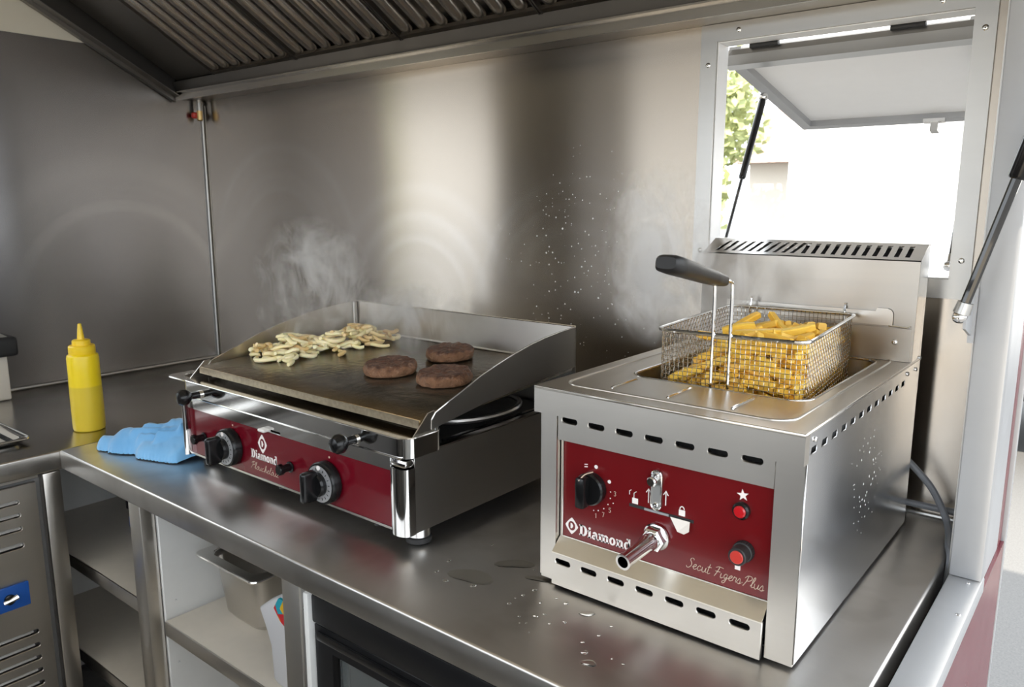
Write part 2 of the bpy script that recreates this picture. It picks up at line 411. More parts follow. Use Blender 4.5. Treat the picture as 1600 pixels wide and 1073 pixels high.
aw = thing('sun_block_flap', 'unseen flap added to block direct sun at the front hatch', 'flap', (-1.4, -.6, 2.05))  # unseen flap added to keep direct sun out of the interior
obj('panel', prism(B(), [(-2.35, -.555, 2.05), (-2.35, -1.62, 2.24), (-2.35, -1.62, 2.27), (-2.35, -.555, 2.08)], (1.95, 0, 0)), 'truck', aw, smooth=False)
ef = thing('end_flap', 'large flap raised over the open end of the trailer', 'flap', (.3, .6, 2.1))
obj('panel', prism(B(), [(-.145, WY0, 2.10), (.95, WY0, 2.34), (.95, WY0, 2.37), (-.145, WY0, 2.13)], (0, 2.2, 0)), 'truck', ef, smooth=False)
# ------------------------------------------------------------------ small window with open flap
win = thing('window_1', 'small square window with aluminium frame and raised flap', None, (-.534, 1.70, 1.347), kind='structure')
fx0, fx1, fz0, fz1, fw = -.822, -.249, 1.346, 1.915, .037
Yf = 1.693
def mitre(name, a, b, c, d): obj(name, prism(B(), [(p[0], Yf, p[1]) for p in (a, b, c, d)], (0, .0065, 0)), 'alu', win, smooth=False)
mitre('window_frame', (fx0, fz0), (fx0 + fw, fz0 + fw), (fx0 + fw, fz1 - fw), (fx0, fz1))
mitre('window_frame', (fx1, fz0), (fx1, fz1), (fx1 - fw, fz1 - fw), (fx1 - fw, fz0 + fw))
mitre('window_frame', (fx0, fz0), (fx1, fz0), (fx1 - fw, fz0 + fw), (fx0 + fw, fz0 + fw))
mitre('window_frame', (fx0, fz1), (fx0 + fw, fz1 - fw), (fx1 - fw, fz1 - fw), (fx1, fz1))
rv = B()
for a in ((-.7845, -.7825, 1.6995, 1.752, 1.3855, 1.8755), (-.2855, -.2835, 1.6995, 1.752, 1.3855, 1.8755), (-.7845, -.2835, 1.6995, 1.752, 1.3835, 1.3852), (-.7845, -.2835, 1.6995, 1.752, 1.8758, 1.8775)): box(rv, *a)
obj('reveal', rv, 'truck', win, smooth=False)
for x, z in ((-.803, 1.83), (-.803, 1.42), (-.735, 1.897), (-.34, 1.897), (-.267, 1.84), (-.267, 1.42)): screw(win, (x, Yf, z), (0, -1, 0), .0055)
# flap
fl = thing('window_flap', 'white hatch flap propped open above the small window', 'flap', (-.534, 1.76, 1.86))
hv = Vector((0, 1.765, 1.845)); ov = Vector((0, 2.30, 1.735)); dv = (ov - hv).normalized(); nv = Vector((0, -dv.z, dv.y))
def flapbox(x0, x1, s0, s1, t0, t1):
    bm = bx(x0, x1, s0, s1, t0, t1)
    for v in bm.verts: v.co = Vector((v.co.x, 0, 0)) + hv + dv * v.co.y + nv * v.co.z
    return bm
Lf = (ov - hv).length
obj('panel', flapbox(-.785, -.283, .0, Lf, .012, .030), 'truck', fl)
obj('rim', flapbox(-.790, -.762, .0, Lf, -.004, .034), 'white_alu', fl)
obj('rim', flapbox(-.306, -.278, .0, Lf, -.004, .034), 'white_alu', fl)
obj('rim', flapbox(-.762, -.306, Lf - .03, Lf, -.004, .034), 'white_alu', fl)
obj('hinge_rail', flapbox(-.790, -.278, -.012, .018, -.014, .010), 'alu', fl)
obj('hinge_rail', flapbox(-.790, -.278, -.012, -.002, .010, .022), 'hood_steel', fl)
for x in (-.70, -.41): obj('hinge', tube(B(), [(x - .032, 1.752, 1.872), (x + .032, 1.752, 1.872)], .006, 10), 'black_matt', fl)
lt = obj('latch', flapbox(-.475, -.425, Lf - .04, Lf - .02, -.012, -.004), 'chrome', fl)
obj('latch_tongue', flapbox(-.458, -.440, Lf - .035, Lf - .005, -.034, -.011), 'alu', lt)
def strut(name, label, a, b, frac, r1, r2, parent_label=None):
    a = Vector(a); b = Vector(b); t = thing(name, label, 'gas strut', a); d = (b - a).normalized(); m = a + (b - a) * frac
    obj('rod', tube(B(), [a, m], r2, 10), 'black_gloss', t)
    obj('cylinder', tube(B(), [m - d * .004, m, b - d * .012, b], [r1 * .8, r1, r1, r1 * .6], 14), 'black', t)
    for p, nm in ((a, 'ball_joint'), (b, 'ball_joint')):
        obj(nm, lathe(B(), [(.001, -.011), (.007, -.009), (.0105, -.003), (.0105, .003), (.007, .009), (.001, .011)], p, (1, .2, 0), 14), 'chrome', t)
    obj('collar', tube(B(), [a + d * .006, a + d * .024], [r2 * 1.7, r2 * 1.5], 12), 'alu', t)
    return t
strut('gas_strut', 'thin dark gas strut at left edge of the small window', (-.772, 1.752, 1.425), (-.764, 1.925, 1.782), .46, .0085, .0042)
strut('gas_strut', 'dark gas strut at right edge of the small window', (-.297, 1.752, 1.405), (-.304, 1.925, 1.782), .46, .0085, .0042)
t = strut('gas_strut', 'long black gas strut fixed to the pale right post', (-.212, 1.38, 1.353), (-.085, 1.38, 1.84), .44, .013, .0075)
bk = prism(B(), [(-.206, 1.375, 1.335), (-.206, 1.44, 1.315), (-.206, 1.44, 1.385), (-.206, 1.375, 1.37)], (.004, 0, 0)); box(bk, -.2065, -.198, 1.432, 1.44, 1.305, 1.395)
obj('bracket', bk, 'white_alu', t)

# ------------------------------------------------------------------ extractor hood
hood = thing('extractor_hood', 'large sloping stainless extractor hood with baffle filters', 'extractor hood', (-1.55, 1.2, 1.905))
hx0, hx1 = -2.925, -.21
def ext(name, prof, x0, x1, mat, parent=hood, **k):   # prof in (y, z), extruded along x
    return obj(name, prism(B(), [(x0, y, z) for y, z in prof], (x1 - x0, 0, 0)), mat, parent, smooth=False, **k)
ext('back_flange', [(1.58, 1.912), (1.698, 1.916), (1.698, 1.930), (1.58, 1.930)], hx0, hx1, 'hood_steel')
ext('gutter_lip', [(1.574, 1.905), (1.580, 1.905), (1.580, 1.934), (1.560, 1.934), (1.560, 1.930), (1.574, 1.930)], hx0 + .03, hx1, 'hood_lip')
ext('gutter_wall', [(1.579, 1.935), (1.566, 1.970), (1.569, 1.972), (1.583, 1.936)], hx0 + .03, hx1, 'hood_dark')
ks = .55
fy0, fz_0 = 1.566, 1.968           # lower end of the filters
fk = .60
fd = Vector((0, -1, fk)).normalized(); fn_ = Vector((0, -fk, -1)).normalized()   # along the slope / outwards (down)
LEN = .95
# side cheek with folded lip
yE = 1.574 - .95; 
def cheek(name, x0, x1, lo, hi, mat): ext(name, [(1.58, 1.905 + lo), (yE, 1.905 + lo + ks * .956), (yE, 1.905 + hi + ks * .956), (1.58, 1.905 + hi)], x0, x1, mat)
cheek('side_rim', hx0, hx0 + .022, -.004, .030, 'hood_steel')
cheek('side_lip', hx0 + .0225, hx0 + .060, .010, .0135, 'hood_steel')
cheek('side_wall', hx0 + .0225, hx0 + .0245, .014, .20, 'hood_dark')
cheek('side_rim', hx1 - .022, hx1, -.004, .030, 'hood_steel')
def slopebox(bm, x0, x1, s0, s1, n0, n1, bev=0):
    nb = bx(x0, x1, s0, s1, n0, n1, bev=bev)
    o = Vector((0, fy0, fz_0))
    for v in nb.verts: v.co = Vector((v.co.x, 0, 0)) + o + fd * v.co.y + fn_ * v.co.z
    me = bpy.data.meshes.new('t'); nb.to_mesh(me); nb.free(); bm.from_mesh(me); bpy.data.meshes.remove(me); return bm
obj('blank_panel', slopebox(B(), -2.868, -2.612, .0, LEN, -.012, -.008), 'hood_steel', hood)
obj('top_cover', slopebox(B(), hx0 + .025, hx1 - .022, -.0, LEN + .05, -.075, -.065), 'hood_dark', hood)
# one baffle: long half-round bar with rounded ends
def baffle_mesh():
    bm = B(); wv_, L = .0205, LEN - .05; rows = []
    ss = [(0, .25, .2), (.006, .75, .7), (.016, .97, .95), (.03, 1, 1)]
    ss += [(L - s, a, b) for s, a, b in ss[::-1]]
    for s, a, h in ss:
        row = []
        for k in range(9):
            t = PI * k / 8
            p = Vector((-math.cos(t) * wv_ * a, 0, 0)) + fd * s + fn_ * (math.sin(t) * .016 * h)
            row.append(bm.verts.new(p))
        rows.append(row)
    for a, b in zip(rows, rows[1:]):
        for k in range(8): bm.faces.new((a[k], a[k + 1], b[k + 1], b[k]))
    bmesh.ops.recalc_face_normals(bm, faces=bm.faces)
    me = bpy.data.meshes.new('baffle'); bm.to_mesh(me); bm.free(); finish(me, True, 60); me.materials.append(M['baffle']); return me
BM_ = baffle_mesh()
for fxa in (-2.608, -2.130, -1.652, -1.174, -.696):
    fxb = fxa + .474
    fr = B()
    for a in ((fxa, fxa + .004, 0, LEN, -.014, .001), (fxb - .004, fxb, 0, LEN, -.014, .001), (fxa, fxb, 0, .014, -.014, -.002), (fxa, fxb, LEN - .02, LEN, -.014, .004), (fxa, fxb, 0, LEN, -.042, -.038)):
        slopebox(fr, *a)
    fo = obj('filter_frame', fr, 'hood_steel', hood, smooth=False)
    for k in range(7):
        bxx = fxa + .008 + .0654 * (k + .5)
        link('baffle', BM_, None, fo, Vector((bxx, fy0, fz_0)) + fd * .016 - fn_ * .010)
for fxa in (-2.13, -1.652):
    p = Vector((fxa + .02, fy0, fz_0)) + fd * .37 + fn_ * .005
    hb = B()
    for dx in (-.012, .006): tube(hb, [p + Vector((dx, 0, 0)), p + fn_ * .008 + Vector((dx, 0, 0)) + fd * .006, p + Vector((dx, 0, 0)) + fd * .014], .002, 6)
    obj('filter_catch', hb, 'chrome', hood)

# ------------------------------------------------------------------ worktops
def worktop(name, pts_box, mat, label):
    x0, x1, y0, y1, z0, z1 = pts_box
    o = obj(name, bx(x0, x1, y0, y1, z0, z1, bev=.005, seg=3), mat); return tag(o, label, 'worktop')
worktop('worktop', (-2.118, -.213, .765, 1.6985, .850, .900), 'top_steel', 'long stainless worktop under the griddle and fryer')
worktop('worktop', (-2.9285, -2.1195, -.35, 1.6985, .848, .899), 'ltop_steel', 'dull side worktop under the mustard bottle')

# ------------------------------------------------------------------ open shelving under the long worktop
sh = thing('shelf_unit', 'open white shelving with steel posts under the worktop', 'shelf unit', (-1.65, 1.2, 0))
obj('post', bx(-1.822, -1.766, .795, .830, .02, .849, bev=.002), 'steel', sh)
obj('post', bx(-1.198, -1.144, .790, .825, .02, .849, bev=.002), 'steel', sh)
tp = obj('post_trim', bx(-1.143, -1.122, .793, .815, .02, .849, bev=.002), 'alu', sh)
screw(tp, (-1.132, .793, .79), (0, -1, 0), .004)
dvp = obj('divider', plate(rect(.832, 1.40, .02, .849), [pill(.859, .567, .006, .0059), pill(.854, .403, .006, .0059), pill(.98, .60, .006, .0059)], .016, lambda u, v, t: (-1.755 - t, u, v)), 'lam_white', sh, smooth=False)
obj('divider', bx(-1.19, -1.174, .828, 1.40, .02, .849), 'lam_white', sh)
obj('divider', bx(-2.60, -2.584, .80, 1.40, .02, .846), 'lam_white', sh)
obj('back_panel', bx(-2.60, -1.174, 1.402, 1.415, .02, .846), 'lam_white', sh)
def shelf(x0, x1, y0, y1, z):
    s = obj('shelf', bx(x0, x1, y0, y1, z - .018, z), 'lam_cream', sh)
    obj('shelf_edge', bx(x0, x1, y0 - .004, y0 - .0005, z - .036, z + .001, bev=.0012), 'steel', s)
shelf(-2.583, -1.824, .812, 1.40, .560)
shelf(-2.583, -1.824, .812, 1.40, .27)
shelf(-1.738, -1.192, .822, 1.40, .533)
shelf(-1.738, -1.192, .822, 1.40, .25)
# things stored in the left bay; black crate enlarged to deepen its shade
st = thing('shade_crate', 'dark crate enlarged to darken the upper left shelf bay', 'crate', (-1.93, 1.25, .556))
tb = plate(rrect(-2.46, -1.90, 1.06, 1.38, .02), [rrect(-2.45, -1.91, 1.07, 1.37, .018)], .23, lambda u, v, t: (u, v, .5665 + t)); obj('rim', tb, 'black_matt', st)
obj('bottom', bx(-2.455, -1.905, 1.065, 1.375, .5605, .566), 'black_matt', st)
o = obj('blue_block', bx(-2.30, -2.25, 1.0, 1.04, .5605, .597, bev=.005), 'blue_plastic'); tag(o, 'small blue block on the dark upper left shelf', 'block')
o = obj('red_stick', tube(B(), [(-2.23, 1.03, .567), (-1.95, 1.04, .567)], .006, 8), 'red_button'); tag(o, 'thin red stick lying on the dark upper left shelf', 'stick')

# gastronorm pans
def gn_pan(name, label, x0, x1, y0, y1, z0, z1, rim=.022, taper=.018, mat='steel'):
    t = thing(name, label, 'pan', ((x0 + x1) / 2, (y0 + y1) / 2, z0))
    bm = B(); rings = []
    spec = [(rim + .002, z1 - .004), (rim + .006, z1 - .02), (rim + taper, z0 + .02), (rim + taper + .012, z0 + .003), (rim + taper + .03, z0)]
    for off, z in spec:
        rings.append([bm.verts.new((x, y, z)) for x, y in rrect(x0 + off, x1 - off, y0 + off, y1 - off, .035, 5)])
    n = len(rings[0])
    for a, b in zip(rings, rings[1:]):
        for k in range(n): bm.faces.new((a[k], a[(k + 1) % n], b[(k + 1) % n], b[k]))
    bm.faces.new(rings[-1])
    o = obj('body', bm, mat, t); md = o.modifiers.new('s', 'SOLIDIFY'); md.thickness = .0012; md.offset = 1
    rb = plate(rrect(x0, x1, y0, y1, .016), [rrect(x0 + rim, x1 - rim, y0 + rim, y1 - rim, .035)], .004, lambda u, v, tt: (u, v, z1 - .004 + tt))
    obj('rim', rb, 'bright_edge', t)
    obj('rim_edge', tube(B(), [(x, y, z1 - .004) for x, y in rrect(x0 + .001, x1 - .001, y0 + .001, y1 - .001, .016)], .004, 8, closed=True), 'bright_edge', t)
    return t
gn_pan('steel_pan', 'deep steel food pan on the white shelf', -1.70, -1.452, .886, 1.21, .5335, .70)
gn_pan('steel_pan', 'steel food pan standing on worktop behind the griddle corner', -2.098, -1.80, 1.055, 1.36, .9005, 1.052)

# milky squeeze pouch with coloured print
pz = thing('plastic_jug', 'milky plastic jug with colourful label beside deep pan', 'jug', (-1.29, .90, .5335))
jb = B()
jrings = []
for z, w_, d_, dx in ((.534, .050, .04, .0), (.545, .055, .045, .0), (.62, .055, .045, -.004), (.655, .060, .046, -.012), (.690, .072, .045, -.020), (.715, .055, .04, -.004), (.735, .028, .028, .006), (.75, .024, .024, .008)):
    jrings.append([jb.verts.new((-1.278 + dx + x, .885 + y, z)) for x, y in rrect(-w_, w_, -d_, d_, min(w_, d_) * .45, 4)])
for a, b in zip(jrings, jrings[1:]):
    for k in range(len(a)): jb.faces.new((a[k], a[(k + 1) % len(a)], b[(k + 1) % len(a)], b[k]))
jb.faces.new(jrings[0]); jb.faces.new(jrings[-1])
jo = obj('body', jb, 'milky', pz)
def mat_label():
    m, nt, bs = nt_new('colour_print'); v = coords(nt, (1, 1, 1))
    vo = node(nt, 'ShaderNodeTexVoronoi'); vo.inputs['Scale'].default_value = 34; nt.links.new(v, vo.inputs['Vector'])
    cr = node(nt, 'ShaderNodeValToRGB'); cr.color_ramp.interpolation = 'CONSTANT'
    cs = ((0, (.75, .30, .01)), (.3, (.02, .35, .45)), (.5, (.60, .02, .03)), (.75, (.75, .45, .02)))
    for i, (p, c) in enumerate(cs):
        e = cr.color_ramp.elements[i] if i < 2 else cr.color_ramp.elements.new(p)
        e.position = p; e.color = (*c, 1)
    sp = node(nt, 'ShaderNodeSeparateColor'); nt.links.new(vo.outputs['Color'], sp.inputs[0]); nt.links.new(sp.outputs[0], cr.inputs[0])
    nt.links.new(cr.outputs[0], bs.inputs['Base Color']); bs.inputs['Roughness'].default_value = .4; return m
M['label'] = mat_label()
obj('printed_label', prism(B(), [(-1.300, .836, .715), (-1.283, .838, .690), (-1.24, .838, .672), (-1.24, .838, .740), (-1.285, .838, .740)], (0, .006, 0)), 'label', pz)

# ------------------------------------------------------------------ black glass-door fridge under the worktop
fg = thing('undercounter_fridge', 'black undercounter fridge with glass door', 'fridge', (-.68, 1.1, .02))
obj('side_seal', bx(-1.119, -1.1045, .780, 1.30, .03, .834, bev=.003), 'lam_white', fg)
fb = B()
for a in ((-1.104, -1.09, .83, 1.35, .03, .83), (-.27, -.255, .83, 1.35, .03, .83), (-1.09, -.27, 1.335, 1.35, .03, .83), (-1.09, -.27, .83, 1.335, .03, .05), (-1.09, -.27, .83, 1.335, .815, .83)): box(fb, *a)
obj('cabinet', fb, 'inner_dark', fg, smooth=False)
obj('top_fascia', bx(-1.103, -.256, .786, .829, .778, .833, bev=.004), 'fridge_black', fg)
dr = obj('door', plate(rect(-1.100, -.258, .05, .774), [rect(-1.052, -.31, .10, .730)], .034, lambda u, v, t: (u, .790 + t, v)), 'fridge_black', fg, smooth=False)
obj('pane', bx(-1.055, -.307, .806, .812, .097, .733), 'glass', dr)
obj('inner_frame', plate(rect(-1.058, -.304, .094, .736), [rect(-1.040, -.322, .112, .718)], .006, lambda u, v, t: (u, .815 + t, v)), 'alu', dr, smooth=False)
for z in (.28, .50): obj('wire_shelf', bx(-1.085, -.275, .86, 1.32, z, z + .006), 'alu', fg)
obj('door_handle', bx(-1.09, -.27, .784, .7895, .748, .765, bev=.002), 'black', dr)

# ------------------------------------------------------------------ louvred cooler on the left
cl = thing('cooler_cabinet', 'stainless cooler cabinet with louvred door and blue lock', 'cabinet', (-2.5, .2, .05))
obj('body', bx(-2.90, -2.152, -.34, .765, .05, .846), 'inner_dark', cl)
obj('corner_post', bx(-2.149, -2.122, .722, .764, .05, .846, bev=.002), 'steel', cl)
obj('top_rail', bx(-2.149, -2.135, -.34, .715, .838, .846), 'steel', cl)
lo_h = [pill(.47, z, .39, .013) for z in (.789, .755, .719)] + [pill(.47, z, .39, .016) for z in (.675,)] + [pill(.475, z, .40, .014) for z in (.433, .396, .360, .324, .288, .252)]
ld = obj('door', plate(rect(.05, .705, .07, .830), lo_h, .012, lambda u, v, t: (-2.126 - t, u, v)), 'steel', cl, smooth=False)
for z in (.789, .755, .719, .675, .433, .396, .360, .324, .288, .252):
    obj('louvre', prism(B(), [(-2.148, .28, z + .014), (-2.136, .28, z - .005), (-2.139, .28, z - .007), (-2.1495, .28, z + .012)], (0, .385, 0)), 'dark_steel', ld, smooth=False)
lk = obj('lock_plate', bx(-2.1258, -2.118, .53, .662, .516, .580, bev=.003), 'blue_plastic', ld)
obj('lock_barrel', lathe(B(), [(.013, 0), (.013, .006), (.009, .008)], (-2.118, .615, .548), (1, 0, 0), 18), 'black', lk)
kb = B(); tube(kb, [(-2.108, .600, .546), (-2.104, .612, .549), (-2.106, .630, .553)], [.006, .004, .0075], 8); obj('key', kb, 'chrome', lk)

# ------------------------------------------------------------------ lettering
def ringp(cx, cy, rx, ry, ix, iy, a0=0, a1=360, n=20):
    q = []
    for k in range(n):
        A = math.radians(a0 + (a1 - a0) * k / n); Bq = math.radians(a0 + (a1 - a0) * (k + 1) / n)
        q.append([(cx + rx * math.cos(A), cy + ry * math.sin(A)), (cx + rx * math.cos(Bq), cy + ry * math.sin(Bq)), (cx + ix * math.cos(Bq), cy + iy * math.sin(Bq)), (cx + ix * math.cos(A), cy + iy * math.sin(A))])
    return q
GL = {
 'D': ([rect(0, .5, 0, .13), rect(0, .5, .87, 1), rect(.1, .36, 0, 1)] + ringp(.45, .5, .45, .5, .17, .36, -90, 90, 10), .98),
 'i': ([rect(.08, .32, 0, .68), rect(0, .40, 0, .12), rect(0, .2, .56, .68)] + [[(.2 + .13 * math.cos(k * PI / 4), .87 + .12 * math.sin(k * PI / 4)) for k in range(8)]], .46),
 'a': (ringp(.25, .2, .25, .22, .08, .10, 0, 360, 14) + [rect(.36, .59, 0, .48), rect(.40, .70, 0, .12)] + ringp(.33, .46, .26, .24, .03, .12, 0, 165, 8), .74),
 'm': ([rect(.08, .30, 0, .6), rect(.47, .69, 0, .5), rect(.86, 1.08, 0, .5), rect(0, .37, 0, .12), rect(.41, .75, 0, .12), rect(.80, 1.16, 0, .12), rect(0, .2, .56, .68)] + ringp(.42, .45, .27, .25, .09, .10, 0, 180, 8) + ringp(.81, .45, .27, .25, .09, .10, 0, 180, 8), 1.2),
 'o': (ringp(.34, .34, .34, .36, .12, .22), .75),
 'n': ([rect(.08, .30, 0, .6), rect(.49, .72, 0, .45), rect(0, .38, 0, .12), rect(.42, .80, 0, .12), rect(0, .2, .56, .68)] + ringp(.43, .43, .29, .27, .09, .10, 0, 180, 8), .84),
 'd': (ringp(.32, .34, .32, .36, .10, .22) + [rect(.42, .66, 0, 1), rect(.28, .5, .88, 1), rect(.45, .76, 0, .12)], .80)}
def on_front(y, x0, z0, s, ash=1.0, slope=0.0):
    return lambda p: (x0 + p[0] * s * ash, y, z0 + p[1] * s + p[0] * s * ash * slope)
def polys(bm, pl, f, d=.0006):
    for p in pl: prism(bm, [f(q) for q in p], (0, d, 0))
def word(parent, text, y, x0, z0, width, height, mat):
    adv = sum(GL[c][1] for c in text); s = height; ash = width / (adv * s); x = 0
    bm = B()
    for c in text:
        pl, a = GL[c]; polys(bm, [[(px + x, pz_) for px, pz_ in p] for p in pl], on_front(y, x0, z0, s, ash)); x += a
    return obj('lettering', bm, mat, parent, smooth=False)
def diamond(parent, y, cx, cz, hw, hh, mat):
    bm = B(); n = 32; f = lambda p: (p[0], y, p[1])
    def dia(a): 
        c, s_ = math.cos(a), math.sin(a); t = 1 / (abs(c) ** 1.15 + abs(s_) ** 1.15) ** (1 / 1.15); return (cx + hw * t * c, cz + hh * t * s_)
    def circ(a): return (cx + hw * .56 * math.cos(a), cz + hh * .56 * math.sin(a))
    for k in range(n):
        a, b = 2 * PI * k / n, 2 * PI * (k + 1) / n
        polys(bm, [[dia(a), dia(b), circ(b), circ(a)]], f)
    polys(bm, [[(cx - hw * .17, cz - hh * .32), (cx + hw * .05, cz - hh * .28), (cx + hw * .22, cz), (cx + hw * .05, cz + hh * .28), (cx - hw * .17, cz + hh * .32)]], f)
    return obj('emblem', bm, mat, parent, smooth=False)
ST = {
 'S': ([[(.55, .85), (.48, 1), (.3, .97), (.25, .78), (.4, .55), (.42, .28), (.28, .05), (.1, .0), (0, .14)]], .56),
 'e': ([[(0, .18), (.2, .26), (.32, .42), (.22, .5), (.1, .36), (.1, .12), (.22, 0), (.42, .14)]], .40),
 'c': ([[(.32, .40), (.22, .5), (.08, .33), (.08, .12), (.2, 0), (.44, .18)]], .46),
 'u': ([[(0, .46), (.04, .1), (.15, 0), (.28, .15), (.33, .48), (.33, .1), (.46, .08)]], .45),
 't': ([[(.16, .95), (.08, .2), (.14, 0), (.32, .12)], [(-.02, .62), (.3, .66)]], .36),
 'F': ([[(.34, .95), (.25, .5), (.08, 0)], [(.02, .85), (.3, .98), (.68, .94)], [(.06, .5), (.5, .52)]], .58),
 'i': ([[(.03, .45), (.02, .1), (.1, 0), (.24, .12)]], .25),
 'g': ([[(.3, .42), (.18, .5), (.05, .3), (.15, .05), (.3, .25), (.33, .48), (.26, -.2), (.1, -.42), (0, -.3), (.2, -.08), (.42, .14)]], .42),
 'r': ([[(0, .12), (.09, .52), (.16, .42), (.29, .45), (.26, .1), (.37, .06)]], .36),
 's': ([[(0, .1), (.18, .52), (.28, .2), (.2, 0), (.05, .06), (.2, .0), (.4, .14)]], .38),
 '.': ([[(.05, .22), (.11, .24)]], .2), ' ': ([], .28),
 'P': ([[(.26, .92), (.17, .4), (0, -.05)], [(.0, .72), (.2, .97), (.5, .97), (.58, .76), (.42, .55), (.18, .48)]], .58),
 'l': ([[(0, .12), (.2, .6), (.26, .95), (.16, .96), (.1, .5), (.12, .05), (.32, .12)]], .31),
 'o': ([[(.2, .5), (.05, .3), (.1, .02), (.25, .05), (.32, .3), (.2, .5), (.42, .42)]], .40),
 'h': ([[(0, .12), (.2, .6), (.23, .95), (.13, .9), (.08, 0), (.13, .3), (.27, .5), (.3, .1), (.43, .08)]], .42),
 'k': ([[(0, .12), (.2, .6), (.23, .95), (.13, .9), (.08, 0), (.12, .3), (.28, .5), (.3, .36), (.14, .26), (.3, 0), (.43, .12)]], .42),
 'z': ([[(0, .42), (.12, .5), (.3, .46), (.02, .02), (.16, .08), (.38, .02)]], .40)}
ST['ö'] = (ST['o'][0] + [[(.12, .66), (.13, .72)], [(.28, .68), (.29, .74)]], .40)
def script(parent, text, y, x0, z0, width, height, mat, slope=0.0, r=.03):
    adv = sum(ST[c][1] for c in text); ash = width / (adv * height); x = 0; bm = B()
    for c in text:
        for s_ in ST[c][0]:
            pts = catmull([(px + x + .22 * pz_, pz_, 0) for px, pz_ in s_], 4)
            f = on_front(y, x0, z0, height, ash, slope)
            tube(bm, [f((p.x, p.y)) for p in pts], r * height, 5)
        x += ST[c][1]
    return obj('script_lettering', bm, mat, parent)

# ------------------------------------------------------------------ griddle
gr = thing('griddle', 'two-burner plancha griddle with burgundy front and steel splash guard', 'griddle', (-1.37, 1.2, .9))
GX0, GX1, GY, GB = -1.755, -.982, .925, 1.468
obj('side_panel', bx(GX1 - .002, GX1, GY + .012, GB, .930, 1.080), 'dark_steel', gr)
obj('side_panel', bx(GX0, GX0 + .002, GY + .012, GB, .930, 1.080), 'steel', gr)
obj('back_panel', bx(GX0 + .002, GX1 - .002, GB - .002, GB, .930, 1.140), 'steel', gr)
obj('base_plate', bx(GX0 + .002, GX1 - .002, GY + .012, GB - .002, .930, .934), 'steel', gr)
obj('burner_box', bx(GX0 + .004, GX1 - .03, .99, GB - .02, .935, 1.06), 'black_matt', gr)
obj('side_top_edge', bx(GX1 - .014, GX1 + .0005, GY + .06, GB, 1.078, 1.0815), 'bright_edge', gr)
# front
fp = obj('front_panel', bx(GX0 + .012, GX1 - .052, GY, GY + .010, .9335, 1.044), 'gred', gr)
obj('bottom_edge', bx(GX0 + .008, GX1 - .050, GY - .0015, GY + .010, .9285, .9332), 'bright_edge', gr)
obj('upper_strip', plate(rect(GX0 + .010, GX1 - .050, 1.0445, 1.074), [pill(-1.40, 1.049, .055, .006)], .010, lambda u, v, t: (u, GY - .002 + t, v)), 'chrome', gr, smooth=False)
obj('lever', bx(-1.437, -1.413, GY - .016, GY + .004, 1.0455, 1.0525, bev=.0032, seg=3), 'white_plastic', gr)
# polished corner columns
def column(cx, w):
    bm = B(); prof = [(cx - w / 2, GY + .012)] + [(cx - w / 2 * math.cos(a), GY - .002 - .014 * math.sin(a)) for a in [PI * k / 12 for k in range(13)]] + [(cx + w / 2, GY + .012)]
    prism(bm, [(x, y, .9285) for x, y in prof], (0, 0, .128))
    return obj('corner_column', bm, 'chrome', gr, ang=50)
column(-1.005, .046); column(GX0 + .005, .012)
obj('column_collar', bx(-1.026, -.984, GY - .010, GY + .02, 1.0575, 1.0735, bev=.006), 'chrome', gr)
# drip tray (drawer) with rounded corners and swept-up ends
tr = obj('drip_tray', prism(B(), [(x, y, 1.0755) for x, y in rrect(GX0 - .002, GX1 + .003, GY - .010, GY + .09, .026, 8)], (0, 0, .037)), 'chrome', gr)
obj('tray_edge', tube(B(), [(x, y, 1.1125) for x, y in rrect(GX0 - .001, GX1 + .002, GY - .009, GY + .089, .026, 8)], .0016, 6, closed=True), 'bright_edge', tr)
obj('tray_edge', tube(B(), [(GX0 + .006, GY - .0095, 1.0765), (GX1 - .010, GY - .0095, 1.0765)], .0022, 6), 'bright_edge', tr)
for x in (GX0 + .003, GX1 - .004):
    obj('tray_cheek', prism(B(), [(x, GY + .002, 1.100), (x, .992, 1.080), (x, .992, 1.152), (x, .975, 1.150), (x, GY + .012, 1.114)], (.0025, 0, 0)), 'steel', tr, smooth=False)
for x in (-1.672, -1.118):
    pl_ = obj('tray_pull', lathe(B(), [(.008, 0), (.0085, .008), (.0075, .022), (.013, .027), (.0185, .035), (.0185, .045), (.013, .053), (.003, .056)], (x, GY - .010, 1.089), (0, -1, .02), 22), 'black', tr)
    obj('pull_ferrule', lathe(B(), [(.010, 0), (.010, .004)], (x, GY - .0102, 1.089), (0, -1, 0), 18), 'bright_edge', pl_)
